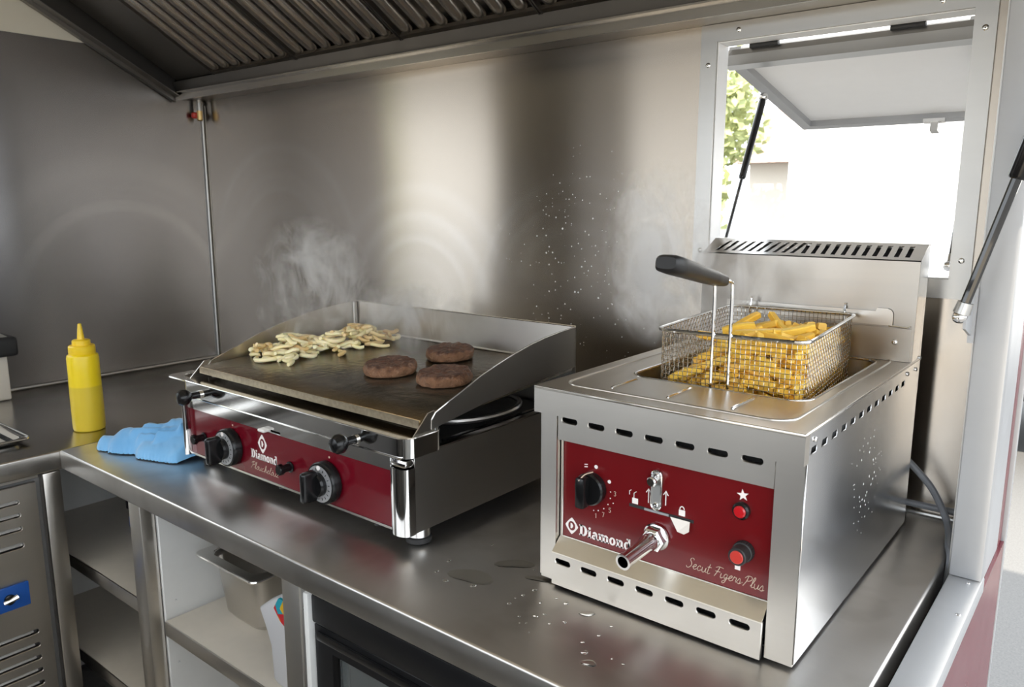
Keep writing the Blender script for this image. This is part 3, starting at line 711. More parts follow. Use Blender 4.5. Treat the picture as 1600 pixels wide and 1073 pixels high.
# knobs
def big_knob(x, z):
    k = obj('knob', lathe(B(), [(.040, 0), (.043, .003), (.043, .020), (.041, .023), (.0, .0232)], (x, GY, z), (0, -1, 0), 40), 'black', gr)
    obj('dial_ring', lathe(B(), [(.0375, .0233), (.0375, .0245), (.024, .0245), (.024, .0233)], (x, GY, z), (0, -1, 0), 36, cap=False), 'dial', k)
    tk = B()
    for i in range(18):
        a = 2 * PI * i / 18 + .1; c_, s_ = math.cos(a), math.sin(a)
        q = [(x + c_ * r_ - s_ * w_, GY - .0246, z + s_ * r_ + c_ * w_) for r_, w_ in ((.028, -.0007), (.033, -.0007), (.033, .0007), (.028, .0007))]
        prism(tk, q, (0, -.0004, 0))
    obj('dial_marks', tk, 'black', k, smooth=False)
    obj('hub', lathe(B(), [(.024, .0232), (.024, .032), (.021, .036), (.0, .037)], (x, GY, z), (0, -1, 0), 28), 'black', k)
    g = bx(-.010, .010, -.034, 0, -.031, .031, bev=.006, seg=3)
    for v in g.verts: v.co = Vector((x - .004 + v.co.x * (1 - .25 * (v.co.y < -.02)), GY - .030 + v.co.y, z + v.co.z))
    obj('grip', g, 'black', k)
    obj('pointer', lathe(B(), [(.005, 0), (.005, .0012)], (x, GY - .0246, z + .0335), (0, -1, 0), 14), 'print_white', k)
    obj('mark', lathe(B(), [(.0022, 0), (.0022, .0006)], (x + .004, GY, z + .050), (0, -1, 0), 10), 'print', fp)
big_knob(-1.217, .981); big_knob(-1.562, .984)
for x, z in ((-1.343, .983), (-1.682, .982)):
    ig = obj('igniter', lathe(B(), [(.010, 0), (.012, .002), (.012, .004), (.0085, .005), (.0085, .020), (.0105, .022), (.0105, .030), (.009, .032), (0, .032)], (x, GY, z), (0, -1, 0), 20), 'black', gr)
    rb = B()
    for i in range(12):
        a = 2 * PI * i / 12; c_, s_ = math.cos(a), math.sin(a)
        tube(rb, [(x + c_ * .0105, GY - .022, z + s_ * .0105), (x + c_ * .0105, GY - .031, z + s_ * .0105)], .0012, 5)
    obj('ribs', rb, 'black', ig)
diamond(fp, GY - .0005, -1.444, 1.012, .0165, .0215, 'print_white')
word(fp, 'Diamond', GY - .0005, -1.489, .974, .098, .020, 'print_white')
script(fp, 'Plouchelöuz', GY - .0005, -1.492, .949, .102, .0165, 'print', -.02, .028)
# feet
for x, y in ((-1.005, .965), (-1.72, .965), (-1.005, 1.41), (-1.72, 1.41)):
    f = obj('foot', lathe(B(), [(.020, .012), (.022, .014), (.022, .029)], (x, y, .9), (0, 0, 1), 24), 'chrome', gr)
    obj('foot_pad', lathe(B(), [(.022, .0005), (.025, .003), (.025, .0115), (.021, .0119)], (x, y, .9), (0, 0, 1), 24), 'black_matt', f)
for x in (-1.40, -1.09): obj('panel_screw', lathe(B(), [(.005, 0), (.005, .011)], (x, GY + .012, .918), (0, 0, 1), 10), 'black_matt', gr)
# hot plate, slightly inclined
def pz_at(y): return 1.140 + (y - .958) * .055
hp = bx(GX0 + .012, GX1 - .006, .958, 1.446, 0, .018, bev=.0025)
for v in hp.verts: v.co.z = v.co.z - .018 + pz_at(v.co.y)
hpo = obj('hot_plate', hp, 'plate', gr)
obj('plate_lip', bx(GX0 + .014, GX1 - .008, .9562, .9578, 1.1235, 1.1385), 'plate_edge', hpo)
# splash guard
gp = [(.982, 1.118), (.983, 1.136), (.993, 1.147), (1.03, 1.161), (1.065, 1.173), (1.121, 1.194), (1.17, 1.208), (1.221, 1.221), (1.28, 1.233), (1.331, 1.241), (1.39, 1.247), (1.437, 1.250), (1.449, 1.250), (1.449, 1.160), (1.30, 1.150), (1.14, 1.139)]
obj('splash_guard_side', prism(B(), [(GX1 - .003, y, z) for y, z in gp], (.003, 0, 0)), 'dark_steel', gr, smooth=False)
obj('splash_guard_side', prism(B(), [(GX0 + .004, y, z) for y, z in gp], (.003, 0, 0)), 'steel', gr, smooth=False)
obj('splash_guard_back', bx(GX0 + .004, GX1, 1.447, 1.4495, 1.135, 1.252), 'steel', gr)
for x in (GX1 - .0015, GX0 + .0055): obj('guard_edge', tube(B(), [(x, y, z + .0005) for y, z in gp[1:13]], .0017, 6), 'bright_edge', gr)
obj('guard_edge', tube(B(), [(GX0 + .006, 1.448, 1.2525), (GX1, 1.448, 1.2525)], .002, 6), 'bright_edge', gr)
obj('guard_post', tube(B(), [(GX0 + .014, 1.44, 1.165), (GX0 + .014, 1.44, 1.25)], .006, 8), 'steel', gr)
obj('plate_seam', tube(B(), [(GX0 + .02, 1.4455, 1.1685), (GX1 - .01, 1.4455, 1.1685)], .003, 6), 'steel', gr)
for y in (1.01, 1.38):
    obj('plate_post', lathe(B(), [(.011, 0), (.011, .024), (.0125, .0245), (.0125, .03), (.0105, .0305), (.0105, .060)], (-1.006, y, 1.062), (0, 0, 1), 18), 'chrome', gr)
obj('burner_ring', tube(B(), [(-1.10 + .09 * math.cos(a), 1.22 + .13 * math.sin(a), 1.092) for a in [2 * PI * k / 28 for k in range(28)]], .006, 8, closed=True), 'dark_steel', gr)
obj('burner_rail', bx(-1.014, -1.006, 1.04, 1.44, 1.066, 1.080), 'black_gloss', gr)

# burgers
from mathutils import noise as mn
def patty(cx, cy, r, label, seed):
    rr = random.Random(seed); n = 96; bm = B(); rings = []
    ph = [rr.uniform(0, 6.28) for _ in range(6)]
    prof = [(.88, 0), (.96, .002), (.99, .006), (1.0, .011), (.995, .016), (.97, .021), (.93, .0245), (.88, .0262), (.8, .0268), (.7, .0265), (.6, .026), (.5, .0258), (.4, .0255), (.3, .0254), (.2, .0254), (.1, .0254), (.03, .0254)]
    z0 = pz_at(cy) + .0006
    for k_, (s, h) in enumerate(prof):
        ring = []
        for k in range(n):
            a = 2 * PI * k / n
            w_ = 1 + .022 * math.sin(3 * a + ph[0]) + .016 * math.sin(7 * a + ph[1] + h * 90) + .012 * math.sin(15 * a + ph[2] + h * 200)
            hh = h + (.0012 * math.sin(5 * a + ph[3] + s * 8) + .0012 * rr.uniform(-1, 1) if k_ > 2 else 0)
            q = Vector((r * s * math.cos(a), r * s * math.sin(a), h + seed))
            w_ += (.050 * mn.noise(q * 90) + .035 * mn.noise(q * 230)) * min(1, s * 1.5); hh = h + (0 if k_ < 2 else .0034 * mn.noise(q * 80) + .0024 * mn.noise(q * 210))
            x = cx + r * s * w_ * math.cos(a); y = cy + r * s * w_ * math.sin(a)
            ring.append(bm.verts.new((x, y, z0 + hh + (y - cy) * .055)))
        rings.append(ring)
    for a, b in zip(rings, rings[1:]):
        for k in range(n): bm.faces.new((a[k], a[(k + 1) % n], b[(k + 1) % n], b[k]))
    bm.faces.new(rings[0]); bm.faces.new(rings[-1])
    o = obj('burger_patty', bm, 'patty', ang=80); tag(o, label, 'burger', 'burger patties on the griddle')
    md = o.modifiers.new('s', 'SUBSURF'); md.levels = 1; md.render_levels = 1
patty(-1.290, 1.163, .060, 'browned burger patty on griddle nearest the onions', 1)
patty(-1.270, 1.335, .058, 'rearmost burger patty, half veiled by steam', 2)
patty(-1.128, 1.170, .059, 'dark seared burger patty beside the curved right guard', 3)

# onions: curved strips
def onion_mesh(i):
    rr = random.Random(100 + i); r = rr.uniform(.016, .030); arc = rr.uniform(1.7, 3.0) if i % 3 else rr.uniform(3.4, 4.6); n = 9; pts = []
    for k in range(n + 1):
        a = arc * (k / n - .5); pts.append(Vector((r * math.sin(a), r * (1 - math.cos(a)) - r * .3, .002 * math.sin(k * .9 + i))))
    bm = B(); rings = []; wv_, tv = rr.uniform(.0050, .0070), rr.uniform(.0045, .0060)
    for k, p in enumerate(pts):
        d = (pts[min(k + 1, n)] - pts[max(k - 1, 0)]).normalized(); u = Vector((-d.y, d.x, 0)); e = 1 - .22 * (abs(k / n - .5) * 2) ** 6
        rings.append([bm.verts.new(p + u * wv_ * e * math.cos(t) + Vector((0, 0, 1)) * tv * e * math.sin(t)) for t in [2 * PI * q / 8 for q in range(8)]])
    for a, b in zip(rings, rings[1:]):
        for k in range(8): bm.faces.new((a[k], a[(k + 1) % 8], b[(k + 1) % 8], b[k]))
    bm.faces.new(rings[0]); bm.faces.new(rings[-1]); bmesh.ops.recalc_face_normals(bm, faces=bm.faces)
    me = bpy.data.meshes.new('onion_strip'); bm.to_mesh(me); bm.free(); finish(me, True, 70); return me
OM = [onion_mesh(i) for i in range(12)]
OMb = [m.copy() for m in OM]
for m in OM: m.materials.append(M['onion'])
for m in OMb: m.materials.append(M['onion_brown'])
hf = {}
def hf_get(x, y): return hf.get((round(x / .006), round(y / .006)), 0)
# pile runs from front left to back centre of the plate
A0, A1 = Vector((-1.665, 1.085)), Vector((-1.585, 1.395))
ro = random.Random(21)
for i in range(115):
    t_ = ro.random() ** .9
    if i < 10: t_ = ro.uniform(0, .3)
    c = A0.lerp(A1, t_); wd = .046 + .030 * math.sin(PI * min(1, t_ + .15))
    x = c.x + ro.gauss(0, wd * .56); y = c.y + ro.gauss(0, .030)
    x = max(-1.715, min(-1.44, x)); y = max(1.03, min(1.41, y))
    yaw = ro.uniform(0, 6.28); me = (OM if ro.random() < (.95 - .55 * t_) else OMb)[ro.randrange(12)]
    cells = {(round((x + dx) / .006), round((y + dy) / .006)) for dx in (-.012, -.006, 0, .006, .012) for dy in (-.012, -.006, 0, .006, .012)}
    h = sorted(hf.get(q, 0) for q in cells); h = h[int(len(h) * .72)]
    h = min(h, .034)
    for q in cells: hf[q] = max(hf.get(q, 0), h + .0075)
    o = link('onion_strip', me, None, None, (x, y, pz_at(y) + .0058 + h), (ro.uniform(-.3, .3) * (h > .004), ro.uniform(-.3, .3) * (h > .004), yaw))
    end_ = 'at the near left end of the onion heap' if t_ < .33 else ('in the middle of the onion heap' if t_ < .66 else 'at the far end of the onion heap')
    tag(o, ('pale ' if me in OM else 'browned ') + 'fried onion strip ' + end_, 'onion', 'onion strips on the griddle')

# ------------------------------------------------------------------ fryer
fr_ = thing('fryer', 'countertop deep fryer with burgundy control panel and rear flue', 'fryer', (-.522, 1.29, .9))
FX0, FX1, FY, FB = -.737, -.307, .990, 1.615
def sl_side(y): return [(y - .0135, 1.2055), (y + .0105, 1.2055), (y + .0135, 1.2155), (y - .0105, 1.2155)]
obj('side_panel', plate(rect(FY, FB, .910, 1.236), [sl_side(1.012 + .0437 * k) for k in range(12)], .002, lambda u, v, t: (FX1 - t, u, v)), 'steel_side', fr_, smooth=False)
obj('side_panel', bx(FX0, FX0 + .002, FY, FB, .910, 1.236), 'steel', fr_)
obj('back_panel', bx(FX0 + .002, FX1 - .002, FB - .002, FB, .910, 1.236), 'steel', fr_)
obj('base_plate', bx(FX0 + .002, FX1 - .002, FY + .02, FB - .002, .910, .913), 'black_matt', fr_)
obj('inner_shell', plate(rect(FX0 + .012, FX1 - .012, FY + .03, FB - .01), [rect(FX0 + .014, FX1 - .014, FY + .032, FB - .012)], .29, lambda u, v, t: (u, v, .914 + t)), 'black_matt', fr_, smooth=False)
obj('front_post', bx(FX0 + .0022, FX0 + .031, FY, FY + .012, .906, 1.1965), 'steel', fr_)
obj('front_post', bx(FX1 - .041, FX1 - .0022, FY, FY + .012, .906, 1.1965), 'steel', fr_)
fsx = [-.683 + .0503 * k for k in range(7)]
obj('upper_grille', plate(rect(FX0 + .0325, FX1 - .0425, 1.1515, 1.1963), [pill(x, 1.1855, .031, .0105) for x in fsx], .010, lambda u, v, t: (u, FY + .002 + t, v)), 'steel', fr_, smooth=False)
cp = obj('control_panel', bx(-.7005, -.3515, FY + .014, FY + .018, .984, 1.151), 'red', fr_)
pfr = plate(rect(-.7042, -.3495, .979, 1.1513), [rect(-.7008, -.3512, .9838, 1.1490)], .004, lambda u, v, t: (u, FY + .0115 + t, v)); obj('panel_frame', pfr, 'steel', cp, smooth=False)
ext('lower_ledge', [(FY + .013, .984), (FY - .012, .963), (FY - .012, .961), (FY + .013, .981)], -.7045, -.3500, 'ledge', fr_)
obj('lower_grille', plate(rect(-.7045, -.3500, .9065, .9608), [pill(x, .9485, .031, .0105) for x in fsx], .008, lambda u, v, t: (u, FY - .012 + t, v)), 'steel', fr_, smooth=False)
YP = FY + .0136
# knob
kx, kz = -.644, 1.080
k = obj('thermostat_knob', lathe(B(), [(.026, 0), (.0265, .003), (.0265, .012), (.024, .0145), (0, .015)], (kx, YP, kz), (0, -1, 0), 32), 'black', fr_)
g = bx(-.0085, .0085, -.020, .001, -.027, .024, bev=.004, seg=2)
for v in g.verts: v.co = Vector((kx - .004 + v.co.x, YP - .014 + v.co.y, kz + v.co.z))
obj('grip', g, 'black', k)
obj('pointer', tube(B(), catmull([(kx - .004, YP - .0345, kz + .020), (kx - .001, YP - .022, kz + .0275), (kx + .004, YP - .006, kz + .0285)], 4), .0010, 6), 'print', k)
mk = B()
def dot(bm, x, z, r): lathe(bm, [(r, 0), (r, .0006)], (x, YP + .0003, z), (0, -1, 0), 12)
dot(mk, kx + .006, kz + .036, .0032); dot(mk, kx + .031, kz + .017, .0030)
for a, rr_ in ((8, .034), (-10, .034), (-30, .034), (-50, .034), (-70, .034), (-85, .034), (-18, .041)): dot(mk, kx + rr_ * math.cos(math.radians(a)), kz - .004 + rr_ * math.sin(math.radians(a)), .0010)
for dz in (0, .004): prism(mk, [(kx - .016, YP - .0003, kz + .031 + dz), (kx - .010, YP - .0003, kz + .032 + dz), (kx - .010, YP - .0003, kz + .0335 + dz), (kx - .016, YP - .0003, kz + .0325 + dz)], (0, .0006, 0))
obj('dial_dots', mk, 'print_white', cp)
DIG = {'3': [[(0, .9), (.3, 1), (.5, .8), (.25, .55), (.5, .3), (.3, 0), (0, .1)]], '5': [[(.5, 1), (.05, 1), (.02, .6), (.35, .6), (.5, .3), (.3, 0), (0, .1)]], '7': [[(0, 1), (.5, 1), (.2, 0)]], '1': [[(.1, .8), (.3, 1), (.3, 0)]]}
dg_ = B()
for ch, a in (('3', 5), ('5', -38), ('7', -60), ('1', -80)):
    cx_, cz_ = kx + .042 * math.cos(math.radians(a)), kz - .004 + .042 * math.sin(math.radians(a))
    for s_ in DIG[ch]: tube(dg_, [(cx_ + (px - .25) * .007, YP - .0002, cz_ + (pz_ - .5) * .0075) for px, pz_ in s_], .0005, 4)
obj('dial_numbers', dg_, 'print', cp)
# lever plate, slot, slider, padlocks, arrows
lp = obj('lever_plate', plate(pill(-.529, 1.104, .0175, .062, 8), [], .003, lambda u, v, t: (u, YP - .003 + t, v)), 'alu', fr_)
obj('plate_edge', tube(B(), [(x, YP - .003, z) for x, z in pill(-.529, 1.104, .0165, .061, 8)], .0014, 6, closed=True), 'chrome', lp)
for z in (1.127, 1.081): screw(lp, (-.529, YP - .003, z), (0, -1, 0), .0042)
obj('lever_pin', lathe(B(), [(.004, 0), (.004, .010), (.0075, .011), (.0078, .015), (.006, .017), (0, .0172)], (-.530, YP - .003, 1.121), (0, -1, 0), 20), 'chrome', lp)
obj('slot', bx(-.576, -.468, YP - .0006, YP + .001, 1.0665, 1.0712), 'black_matt', cp)
sd = obj('slider', bx(-.549, -.508, YP - .0016, YP - .0006, 1.0672, 1.0706), 'white_alu', fr_)
obj('slider_tab', prism(B(), [(-.504, YP - .004, 1.069), (-.472, YP - .004, 1.069), (-.470, YP - .010, 1.056), (-.477, YP - .012, 1.051), (-.488, YP - .011, 1.052)], (0, .0015, 0)), 'flue_steel', sd)
ic = B(); fI = lambda p: (p[0], YP - .0004, p[1])
def padlock(x, z, open_=False):
    polys(ic, [rect(x - .005, x + .005, z - .005, z + .004)], fI)
    if open_: tube(ic, [fI(p) for p in ((x - .002, z + .004), (x - .002, z + .012), (x + .002, z + .015))], .0006, 4); tube(ic, [fI(p) for p in ((x - .010, z + .008), (x - .010, z + .014), (x - .007, z + .016))], .0006, 4)
    else: tube(ic, [fI((x + .0035 * math.cos(a), z + .005 + .0045 * math.sin(a))) for a in [PI * q / 8 for q in range(9)]], .0008, 4)
padlock(-.566, 1.0775, True); padlock(-.487, 1.0785)
for x, z in ((-.543, 1.091), (-.514, 1.094)):
    tube(ic, [fI((x, z - .011)), fI((x, z + .010))], .0008, 4); tube(ic, [fI((x - .004, z + .005)), fI((x, z + .0115)), fI((x + .004, z + .005))], .0008, 4)
st_ = []
for q in range(10):
    a = PI / 2 + q * PI / 5 + .15; rr_ = .0088 if q % 2 == 0 else .0036; st_.append((-.396 + rr_ * math.cos(a), 1.128 + rr_ * math.sin(a)))
prism(ic, [fI(p) for p in st_], (0, .0006, 0))
polys(ic, [[(-.402, 1.026), (-.394, 1.026), (-.394, 1.033)], rect(-.402, -.394, 1.016, 1.024)], fI)
obj('symbols', ic, 'print_white', cp, smooth=False)['kind'] = 'stuff'
lm = obj('pilot_lamp', lathe(B(), [(.0125, 0), (.0125, .006), (.010, .0085), (.0085, .0085)], (-.396, YP, 1.106), (0, -1, 0), 26), 'black', fr_)
obj('lens', lathe(B(), [(.0088, .004), (.0088, .0095), (.007, .0115), (0, .012)], (-.396, YP, 1.106), (0, -1, 0), 24), 'red_lamp', lm)
pbn = obj('ignition_button', lathe(B(), [(.0145, 0), (.0145, .010), (.0130, .011), (.0130, .027), (.0118, .0285), (.0095, .0285)], (-.389, YP, 1.048), (0, -1, 0), 30), 'black_matt', fr_)
obj('button', lathe(B(), [(.0095, .024), (.0095, .0292), (.0085, .030), (0, .0302)], (-.389, YP, 1.048), (0, -1, 0), 24), 'red_button', pbn)
kn = B()
for i in range(28):
    a = 2 * PI * i / 28; tube(kn, [(-.389 + .0146 * math.cos(a), YP - .001, 1.048 + .0146 * math.sin(a)), (-.389 + .0146 * math.cos(a), YP - .0095, 1.048 + .0146 * math.sin(a))], .0009, 4)
obj('knurling', kn, 'black_matt', pbn)
diamond(cp, YP - .0003, -.683, 1.0045, .0125, .0145, 'print_white')
word(cp, 'Diamond', YP - .0003, -.668, .9930, .098, .0185, 'print_white')
script(cp, 'Secut Figers.Plus', YP - .0003, -.477, .9965, .118, .0165, 'print', -.010, .030)
# drain spout with hexagon nut
sx_, sz_ = -.527, 1.030
dirp = Vector((-.05, -1, -.10)).normalized()
nb = B(); lathe(nb, [(.0165, 0), (.0195, .003), (.0195, .014), (.017, .017)], (sx_, YP, sz_), dirp, 6, True)
ds = obj('spout_nut', nb, 'chrome', fr_, ang=20)
obj('spout_washer', lathe(B(), [(.0215, 0), (.0215, .003), (.019, .0035)], (sx_, YP + .0008, sz_), dirp, 28), 'chrome', ds)
obj('spout_pipe', lathe(B(), [(.0135, .012), (.0135, .030), (.0115, .034), (.0115, .090), (.0122, .0905), (.0122, .092), (.0088, .092), (.0082, .088), (.0082, .03), (0, .03)], (sx_, YP, sz_), dirp, 28, cap=False), 'chrome', fr_)
# lid with well
lidh = rrect(-.662, -.358, 1.132, 1.538, .035, 6)
obj('lid', plate(rect(FX0 - .001, FX1 + .001, FY - .018, FB), [lidh], .004, lambda u, v, t: (u, v, 1.236 + t)), 'steel', fr_, smooth=False)
obj('lid_lip', bx(FX0 - .001, FX1 + .001, FY - .018, FY - .0145, 1.197, 1.2358), 'steel', fr_)
obj('lid_lip', bx(FX1 - .0018, FX1 + .001, FY - .0145, FY - .0002, 1.197, 1.2358), 'steel', fr_)
obj('lid_lip', bx(FX0 - .001, FX0 + .0018, FY - .0145, FY - .0002, 1.197, 1.2358), 'steel', fr_)
obj('lid_edge', tube(B(), [(FX0, FY - .016, 1.2385), (FX1, FY - .016, 1.2385), (FX1, FB, 1.2385)], .0022, 6), 'bright_edge', fr_)
rd = B(); tube(rd, [(x, y, 1.2395) for x, y in rrect(-.711, -.340, 1.010, 1.560, .035, 7)], .0028, 8, closed=True)
obj('pressed_ridge', rd, 'steel', fr_)
obj('well_lip', tube(B(), [(x, y, 1.2385) for x, y in rrect(-.661, -.359, 1.133, 1.537, .034, 7)], .003, 8, closed=True), 'bright_edge', fr_)
for x in (-.630, -.532, -.430): obj('embossed_bar', tube(B(), [(x, 1.03, 1.2395), (x, 1.034, 1.2412), (x, 1.106, 1.2412), (x, 1.110, 1.2395)], .0024, 6), 'bright_edge', fr_)
tk = B(); tr_ = []
for off, z in ((0, 1.2358), (.002, 1.10), (.02, 1.05)):
    tr_.append([tk.verts.new((x, y, z)) for x, y in rrect(-.662 + off, -.358 - off, 1.132 + off, 1.538 - off, .035, 6)])
for a, b in zip(tr_, tr_[1:]):
    for k_ in range(len(a)): tk.faces.new((a[k_], a[(k_ + 1) % len(a)], b[(k_ + 1) % len(a)], b[k_]))
tk.faces.new(tr_[-1]); o = obj('tank', tk, 'steel', fr_); 
oo = obj('frying_oil', prism(B(), [(x, y, 1.06) for x, y in rrect(-.657, -.363, 1.137, 1.533, .03, 6)], (0, 0, .125)), 'oil'); tag(oo, 'amber frying oil in the fryer well under the basket', 'oil')
# flue column
obj('flue_front', bx(FX0 + .012, FX1, 1.545, 1.5475, 1.2405, 1.4265), 'flue_steel', fr_)
s0, s1 = Vector((0, 1.545, 1.4265)), Vector((0, 1.602, 1.4535)); sd_ = (s1 - s0)
def fl_map(u, v, t): p = s0 + sd_ * v; return (u, p.y, p.z - t)
hol = []
for k_ in range(10):
    x = -.700 + .0175 * k_; hol.append([(x - .0045, .16), (x + .0045, .16), (x + .018, .84), (x + .010, .84)])
for k_ in range(11):
    x = -.520 + .0188 * k_; hol.append([(x - .0042, .16), (x + .0042, .16), (x + .0042, .84), (x - .0042, .84)])
obj('flue_grille', plate(rect(FX0 + .012, FX1, 0, 1), hol, .0022, fl_map), 'bright_edge', fr_, smooth=False)
prof = [(1.5478, 1.2405), (1.5478, 1.4262), (1.602, 1.4512), (1.6165, 1.4512), (1.6165, 1.17), (1.602, 1.17), (1.58, 1.2405)]
for x in (FX1 - .0022, FX0 + .012): obj('flue_side', prism(B(), [(x, y, z) for y, z in prof], (.0022, 0, 0)), 'steel_side', fr_, smooth=False)
obj('flue_back', bx(FX0 + .012, FX1, 1.6025, 1.6165, 1.2405, 1.4533), 'steel', fr_)
ext('flue_dark_fill', [(1.5485, 1.2415), (1.5485, 1.4195), (1.600, 1.444), (1.600, 1.2415)], FX0 + .016, FX1 - .004, 'black_matt', fr_)  # black block fills the hollow flue so the slots read as shade
obj('flue_strip', bx(FX0 + .012, FX1 - .004, 1.5425, 1.5445, 1.2405, 1.302), 'flue_steel', fr_)
# basket rail on the flue
rl = [(-.665, 1.306), (-.344, 1.306), (-.344, 1.328), (-.347, 1.334), (-.353, 1.337), (-.372, 1.337), (-.374, 1.331), (-.665, 1.331)]
br_ = obj('basket_rail', prism(B(), [(x, 1.539, z) for x, z in rl], (0, .0022, 0)), 'steel', fr_, smooth=False)
obj('rail_wire', tube(B(), [(-.350, 1.5405, 1.306), (-.318, 1.5405, 1.304), (-.313, 1.5415, 1.307)], .0018, 6), 'bright_edge', br_)
screw(fr_, (-.338, 1.5425, 1.276), (0, -1, 0), .005)
for y, z in ((1.013, 1.224), (1.52, 1.224), (1.585, 1.222), (1.607, 1.24)): screw(fr_, (FX1 + .0005, y, z), (1, 0, 0), .004)
for x, y in ((FX0 + .03, FY + .04), (FX1 - .03, FY + .04), (FX0 + .03, FB - .04), (FX1 - .03, FB - .04)):
    obj('foot', lathe(B(), [(.013, .0005), (.014, .002), (.014, .0098)], (x, y, .9), (0, 0, 1), 18), 'black_matt', fr_)

# ------------------------------------------------------------------ wire basket
bk_ = thing('fryer_basket', 'wire mesh fryer basket with black handle hung on fryer', 'basket', (-.511, 1.340, 1.205))
b0x, b1x, b0y, b1y, bzb, bzt = -.6325, -.3895, 1.155, 1.525, 1.205, 1.322
def loop(off, r=.022, n=5): return rrect(b0x + off, b1x - off, b0y + off, b1y - off, r, n)
obj('rim', tube(B(), [(x, y, bzt) for x, y in loop(0)], .0030, 8, closed=True), 'chrome', bk_)
ms = B(); wr = .00055; stp = .0078
# vertical wires round the perimeter, woven horizontals, floor grid
per = loop(.003, .022, 7); L_ = 0; pts_ = []
def walk(poly, step):
    out = []; acc = 0
    for a, b in zip(poly, poly[1:] + poly[:1]):
        a = Vector((*a, 0)); b = Vector((*b, 0)); l = (b - a).length
        while acc <= l and l > 1e-6: out.append(a + (b - a) * (acc / l)); acc += step
        acc -= l
    return out
vw = walk(per, stp)
cen = Vector(((b0x + b1x) / 2, (b0y + b1y) / 2, 0))
nz = int((bzt - bzb) / stp)
for i, p in enumerate(vw):
    d = (p - cen); 
    line_ = []
    for j in range(nz * 2 + 1):
        z = bzb + (bzt - bzb) * j / (nz * 2); s_ = (1 if (j // 2 + i) % 2 == 0 else -1) * (.0007 if j % 2 else 0)
        q = p + d.normalized() * s_; line_.append((q.x, q.y, z))
    tube(ms, line_, wr, 4, cap=False)
for j in range(nz):
    z = bzb + (bzt - bzb) * (j + .5) / nz
    tube(ms, [(q.x, q.y, z) for q in [p + (p - cen).normalized() * ((-1) ** (i + j) * -.0007) for i, p in enumerate(vw)]], wr, 4, closed=True)
x = b0x + .006
while x < b1x - .004: tube(ms, [(x, b0y + .005, bzb), (x, b1y - .005, bzb)], wr, 4, cap=False); x += stp
y = b0y + .006
while y < b1y - .004: tube(ms, [(b0x + .005, y, bzb + .001), (b1x - .005, y, bzb + .001)], wr, 4, cap=False); y += stp
mo = obj('wire_mesh', ms, 'wire', bk_); mo['kind'] = 'stuff'
for x in (-.534, -.506):
    obj('handle_rod', tube(B(), catmull([(x, b0y - .0042, bzb + .004), (x, b0y - .0042, 1.30), (x, b0y - .0045, 1.395), (x, b0y - .012, 1.408), (x, b0y - .030, 1.412)], 5), .0028, 8), 'chrome', bk_)
obj('handle_link', tube(B(), [(-.534, b0y - .0035, 1.318), (-.506, b0y - .0035, 1.318)], .0022, 6), 'chrome', bk_)
gb = B(); rings = []
g0, g1 = Vector((-.520, 1.130, 1.411)), Vector((-.520, .918, 1.452))
gd = (g1 - g0).normalized(); gu = Vector((1, 0, 0)); gv = gd.cross(gu).normalized()
for t_, w_, h_ in ((0, .012, .006), (.02, .0165, .009), (.25, .0185, .0105), (.6, .019, .0115), (.85, .0195, .0125), (.96, .0185, .012), (1, .014, .008)):
    p = g0.lerp(g1, t_); rings.append([gb.verts.new(p + gu * w_ * abs(math.cos(a)) ** .6 * (1 if math.cos(a) > 0 else -1) + gv * h_ * abs(math.sin(a)) ** .6 * (1 if math.sin(a) > 0 else -1)) for a in [2 * PI * q / 20 for q in range(20)]])
for a, b in zip(rings, rings[1:]):
    for k_ in range(20): gb.faces.new((a[k_], a[(k_ + 1) % 20], b[(k_ + 1) % 20], b[k_]))
gb.faces.new(rings[0]); gb.faces.new(rings[-1]); obj('handle_grip', gb, 'grip', bk_, ang=50)
for x in (-.590, -.412):
    obj('hook', tube(B(), catmull([(x, b1y + .003, 1.30), (x, b1y + .003, 1.325), (x, b1y + .006, 1.338), (x, 1.531, 1.340), (x, 1.536, 1.336)], 4), .0022, 6), 'chrome', bk_)

# fries: dropped one after another onto a height field inside the basket
def fry_mesh(i):
    rr = random.Random(300 + i); L = rr.uniform(.055, .088); w_ = rr.uniform(.0060, .0073); h_ = rr.uniform(.0058, .0069); n = 5; bend = rr.uniform(-.003, .003); bm = B(); rings = []
    for k in range(n + 1):
        t_ = k / n; s = .93 if k in (0, n) else 1.0; x = (t_ - .5) * L; z = bend * (1 - (2 * t_ - 1) ** 2)
        rings.append([bm.verts.new((x, (w_ * s) * a, z + (h_ * s) * b)) for a, b in ((1, .7), (.7, 1), (-.7, 1), (-1, .7), (-1, -.7), (-.7, -1), (.7, -1), (1, -.7))])
    for a, b in zip(rings, rings[1:]):
        for k in range(8): bm.faces.new((a[k], a[(k + 1) % 8], b[(k + 1) % 8], b[k]))
    bm.faces.new(rings[0]); bm.faces.new(rings[-1]); bmesh.ops.recalc_face_normals(bm, faces=bm.faces)
    me = bpy.data.meshes.new('french_fry'); bm.to_mesh(me); bm.free(); finish(me, True, 40); me.materials.append(M['fry']); return me, L, h_
FM = [fry_mesh(i) for i in range(10)]
ix0, ix1, iy0, iy1 = b0x + .009, b1x - .009, b0y + .009, b1y - .009
cs = .006; H = {}
def target(x, y): return 1.304 - .085 * max(0, min(1, (-.525 - x) / .095)) ** 1.1 - .03 * max(0, (y - 1.45) / .06)
nx, ny = int((ix1 - ix0) / cs) + 1, int((iy1 - iy0) / cs) + 1
for i in range(nx):
    for j in range(ny): H[i, j] = bzb + .003
rf = random.Random(5); tries = 0; heap = []
